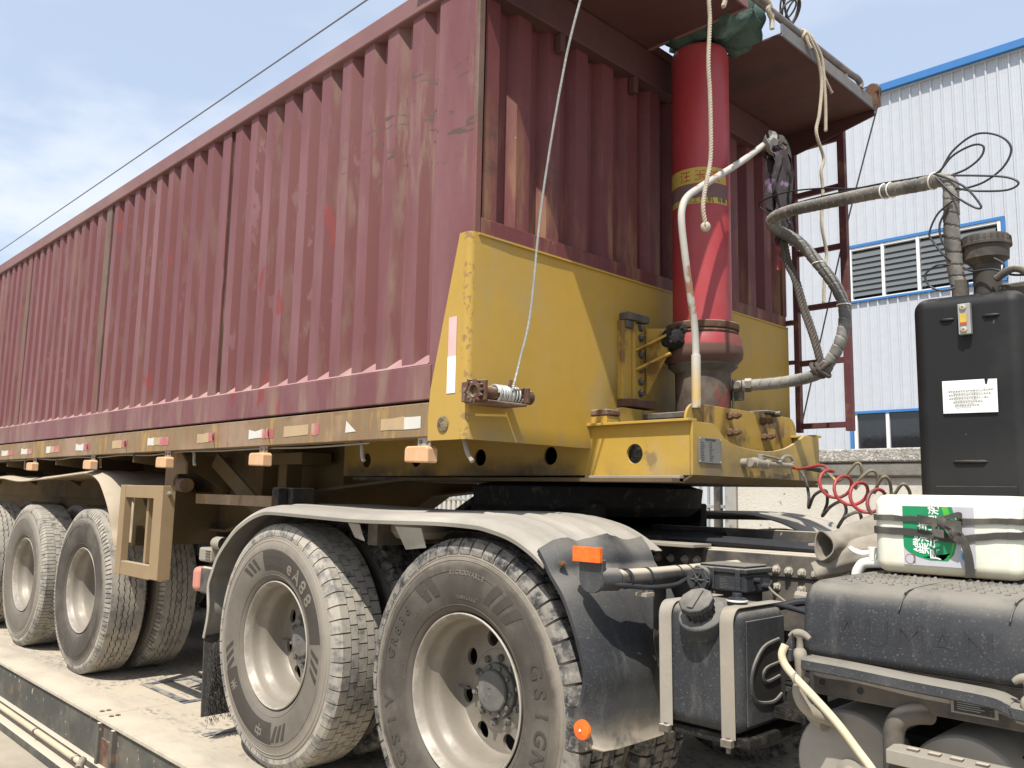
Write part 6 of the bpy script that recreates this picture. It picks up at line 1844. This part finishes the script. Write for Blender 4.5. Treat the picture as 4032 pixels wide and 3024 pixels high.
text_flat(m, '车用尿素水溶液', 0.0055, (-0.7495, 2.3732, 1.15), rt, up, ez, extrude=0.0002)
text_flat(m, 'Shoes', 0.010, (-0.874, 2.3732, 1.098), rt, up, ez, extrude=0.0002)
m.build('label_small_print', 'ink', LB, smooth=0)
MB().lathe([(0.012, 0), (0.0135, 0), (0.0135, 0.0005), (0.012, 0.0005)], (-0.884, 2.3730, 1.098), 'y', 24, caps=False).build('red_ring', 'ink_red', LB)
# tap
MB().tube(catmull([(-0.975, 2.47, 1.075), (-1.02, 2.47, 1.075), (-1.05, 2.468, 1.07), (-1.066, 2.466, 1.05), (-1.070, 2.465, 1.035)], 5), 0.0155, 14).build('tap', 'white_plastic', JC)
MB().cyl((-1.020, 2.47, 1.08), (-1.020, 2.47, 1.118), 0.016, n=16).tube(catmull([(-1.02, 2.468, 1.105), (-1.05, 2.465, 1.098), (-1.075, 2.462, 1.105), (-1.088, 2.46, 1.115)], 5), [0.007 + 0.002 * sin(k / 4) for k in range(16)], 10).build('tap_handle', 'white_plastic', JC, bevel=0.002)
MB().tube([(-1.070, 2.465, 1.04), (-1.071, 2.465, 1.027)], 0.013, 6).build('tap_nut', 'hose_tan', JC)
# rubber strap tied round it
SP = thing('rubber_strap', 'dark worn rubber strap knotted around the white jerrycan', 'strap', (-0.80, 2.37, 1.06))


def band(zf, h, mat='strap_rubber'):
    x0, x1, y0, y1, R = -0.986, -0.614, 2.371, 2.659, 0.034
    path = []
    for cx, cy, a0 in ((x1 - R, y0 + R, -pi / 2), (x1 - R, y1 - R, 0), (x0 + R, y1 - R, pi / 2), (x0 + R, y0 + R, pi)):
        for k in range(6):
            a = a0 + pi / 2 * k / 5
            path.append((cx + R * cos(a), cy + R * sin(a)))
        if a0 == pi:
            for k in range(1, 12):
                path.append((x0 + R + (x1 - x0 - 2 * R) * k / 12, y0))
    path.append(path[0])
    lo, hi = [], []
    for i, (x, y) in enumerate(path):
        z = zf(x) + random.uniform(-.0012, .0012)
        hh = h * (1 + random.uniform(-.08, .08))
        lo.append((x, y, z - hh / 2))
        hi.append((x, y, z + hh / 2))
    return MB().grid([lo, hi])


band(lambda x: 1.2045 - 0.012 * math.exp(-((x + 0.80) / 0.05) ** 2), 0.015).build('upper_band', 'strap_rubber', SP, solid=0.002, off=1)
band(lambda x: 1.171 - 0.016 * math.exp(-((x + 0.77) / 0.07) ** 2), 0.018).build('lower_band', 'strap_rubber', SP, solid=0.002, off=1)
random.seed(21)


def flap(P, w0, w1, name, d=(0, 0, 1)):
    Q = catmull(P, 5)
    D = Vector(d)
    lo = [q - D * (w0 + (w1 - w0) * i / (len(Q) - 1)) / 2 for i, q in enumerate(Q)]
    hi = [q + D * (w0 + (w1 - w0) * i / (len(Q) - 1)) / 2 for i, q in enumerate(Q)]
    return MB().grid([lo, hi]).build(name, 'strap_rubber', SP, solid=0.0022, off=0)


flap([(-0.80, 2.358, 1.202), (-0.825, 2.352, 1.204), (-0.855, 2.356, 1.205)], 0.008, 0.022, 'bow_end')
flap([(-0.80, 2.356, 1.204), (-0.775, 2.345, 1.212), (-0.752, 2.350, 1.218), (-0.748, 2.362, 1.210), (-0.762, 2.366, 1.20)], 0.008, 0.022, 'bow_loop')
flap([(-0.795, 2.355, 1.20), (-0.77, 2.342, 1.194), (-0.745, 2.345, 1.186)], 0.010, 0.032, 'bow_end')
flap([(-0.80, 2.355, 1.198), (-0.815, 2.346, 1.185), (-0.81, 2.344, 1.172), (-0.79, 2.352, 1.168)], 0.010, 0.022, 'bow_loop')
flap([(-0.775, 2.353, 1.19), (-0.755, 2.348, 1.175), (-0.742, 2.350, 1.15), (-0.735, 2.352, 1.12), (-0.733, 2.355, 1.09), (-0.733, 2.357, 1.062)], 0.016, 0.023, 'hanging_tail', (1, 0, 0.15))
flap([(-0.78, 2.352, 1.185), (-0.765, 2.345, 1.165), (-0.75, 2.350, 1.145)], 0.02, 0.012, 'hanging_tail', (0.8, 0, 0.5))
m = MB()
m.lathe([(0.0, -0.016), (0.012, -0.012), (0.017, 0.0), (0.012, 0.012), (0.0, 0.016)], (-0.79, 2.36, 1.198), 'x', 12, caps=False)
m.lathe([(0.0, -0.016), (0.014, -0.012), (0.02, 0.0), (0.014, 0.012), (0.0, 0.018)], (-0.765, 2.358, 1.172), 'x', 12, caps=False)
m.v = [(x + random.uniform(-.003, .003), y + random.uniform(-.003, .003), z + random.uniform(-.003, .003)) for x, y, z in m.v]
m.build('knot', 'strap_rubber', SP)
# old rubber duct / boot lying beside the can
DU = thing('rubber_duct', 'crumpled dusty grey rubber duct with an open end behind the jerrycan tap', 'duct', (-1.15, 2.6, 1.06))


def crumple(P, R, name, seed, close=False):
    random.seed(seed)
    Q = catmull(P, 7)
    fr = frames(Q)
    n = 22
    rows = []
    for i, (q, (t, a, b)) in enumerate(zip(Q, fr)):
        u = i / (len(Q) - 1)
        rr = R[0] + (R[1] - R[0]) * u
        row = []
        for k in range(n + 1):
            an = 2 * pi * (k % n) / n
            cr_ = 1 + 0.10 * sin(3 * an + u * 9 + seed) + 0.06 * sin(7 * an - u * 13) * (u > 0.1)
            row.append(q + (a * cos(an) * 1.0 + b * sin(an) * 0.85) * rr * cr_)
        rows.append(row)
    return MB().grid(rows).build(name, 'duct', DU, solid=0.004, smooth=70)


crumple([(-1.185, 2.50, 1.112), (-1.165, 2.56, 1.112), (-1.12, 2.62, 1.135), (-1.06, 2.65, 1.15), (-0.98, 2.68, 1.14)], (0.044, 0.058), 'duct_end', 3)
crumple([(-1.225, 2.52, 1.03), (-1.17, 2.55, 1.055), (-1.11, 2.57, 1.09), (-1.06, 2.60, 1.10), (-0.98, 2.64, 1.09)], (0.026, 0.055), 'duct_end', 8)
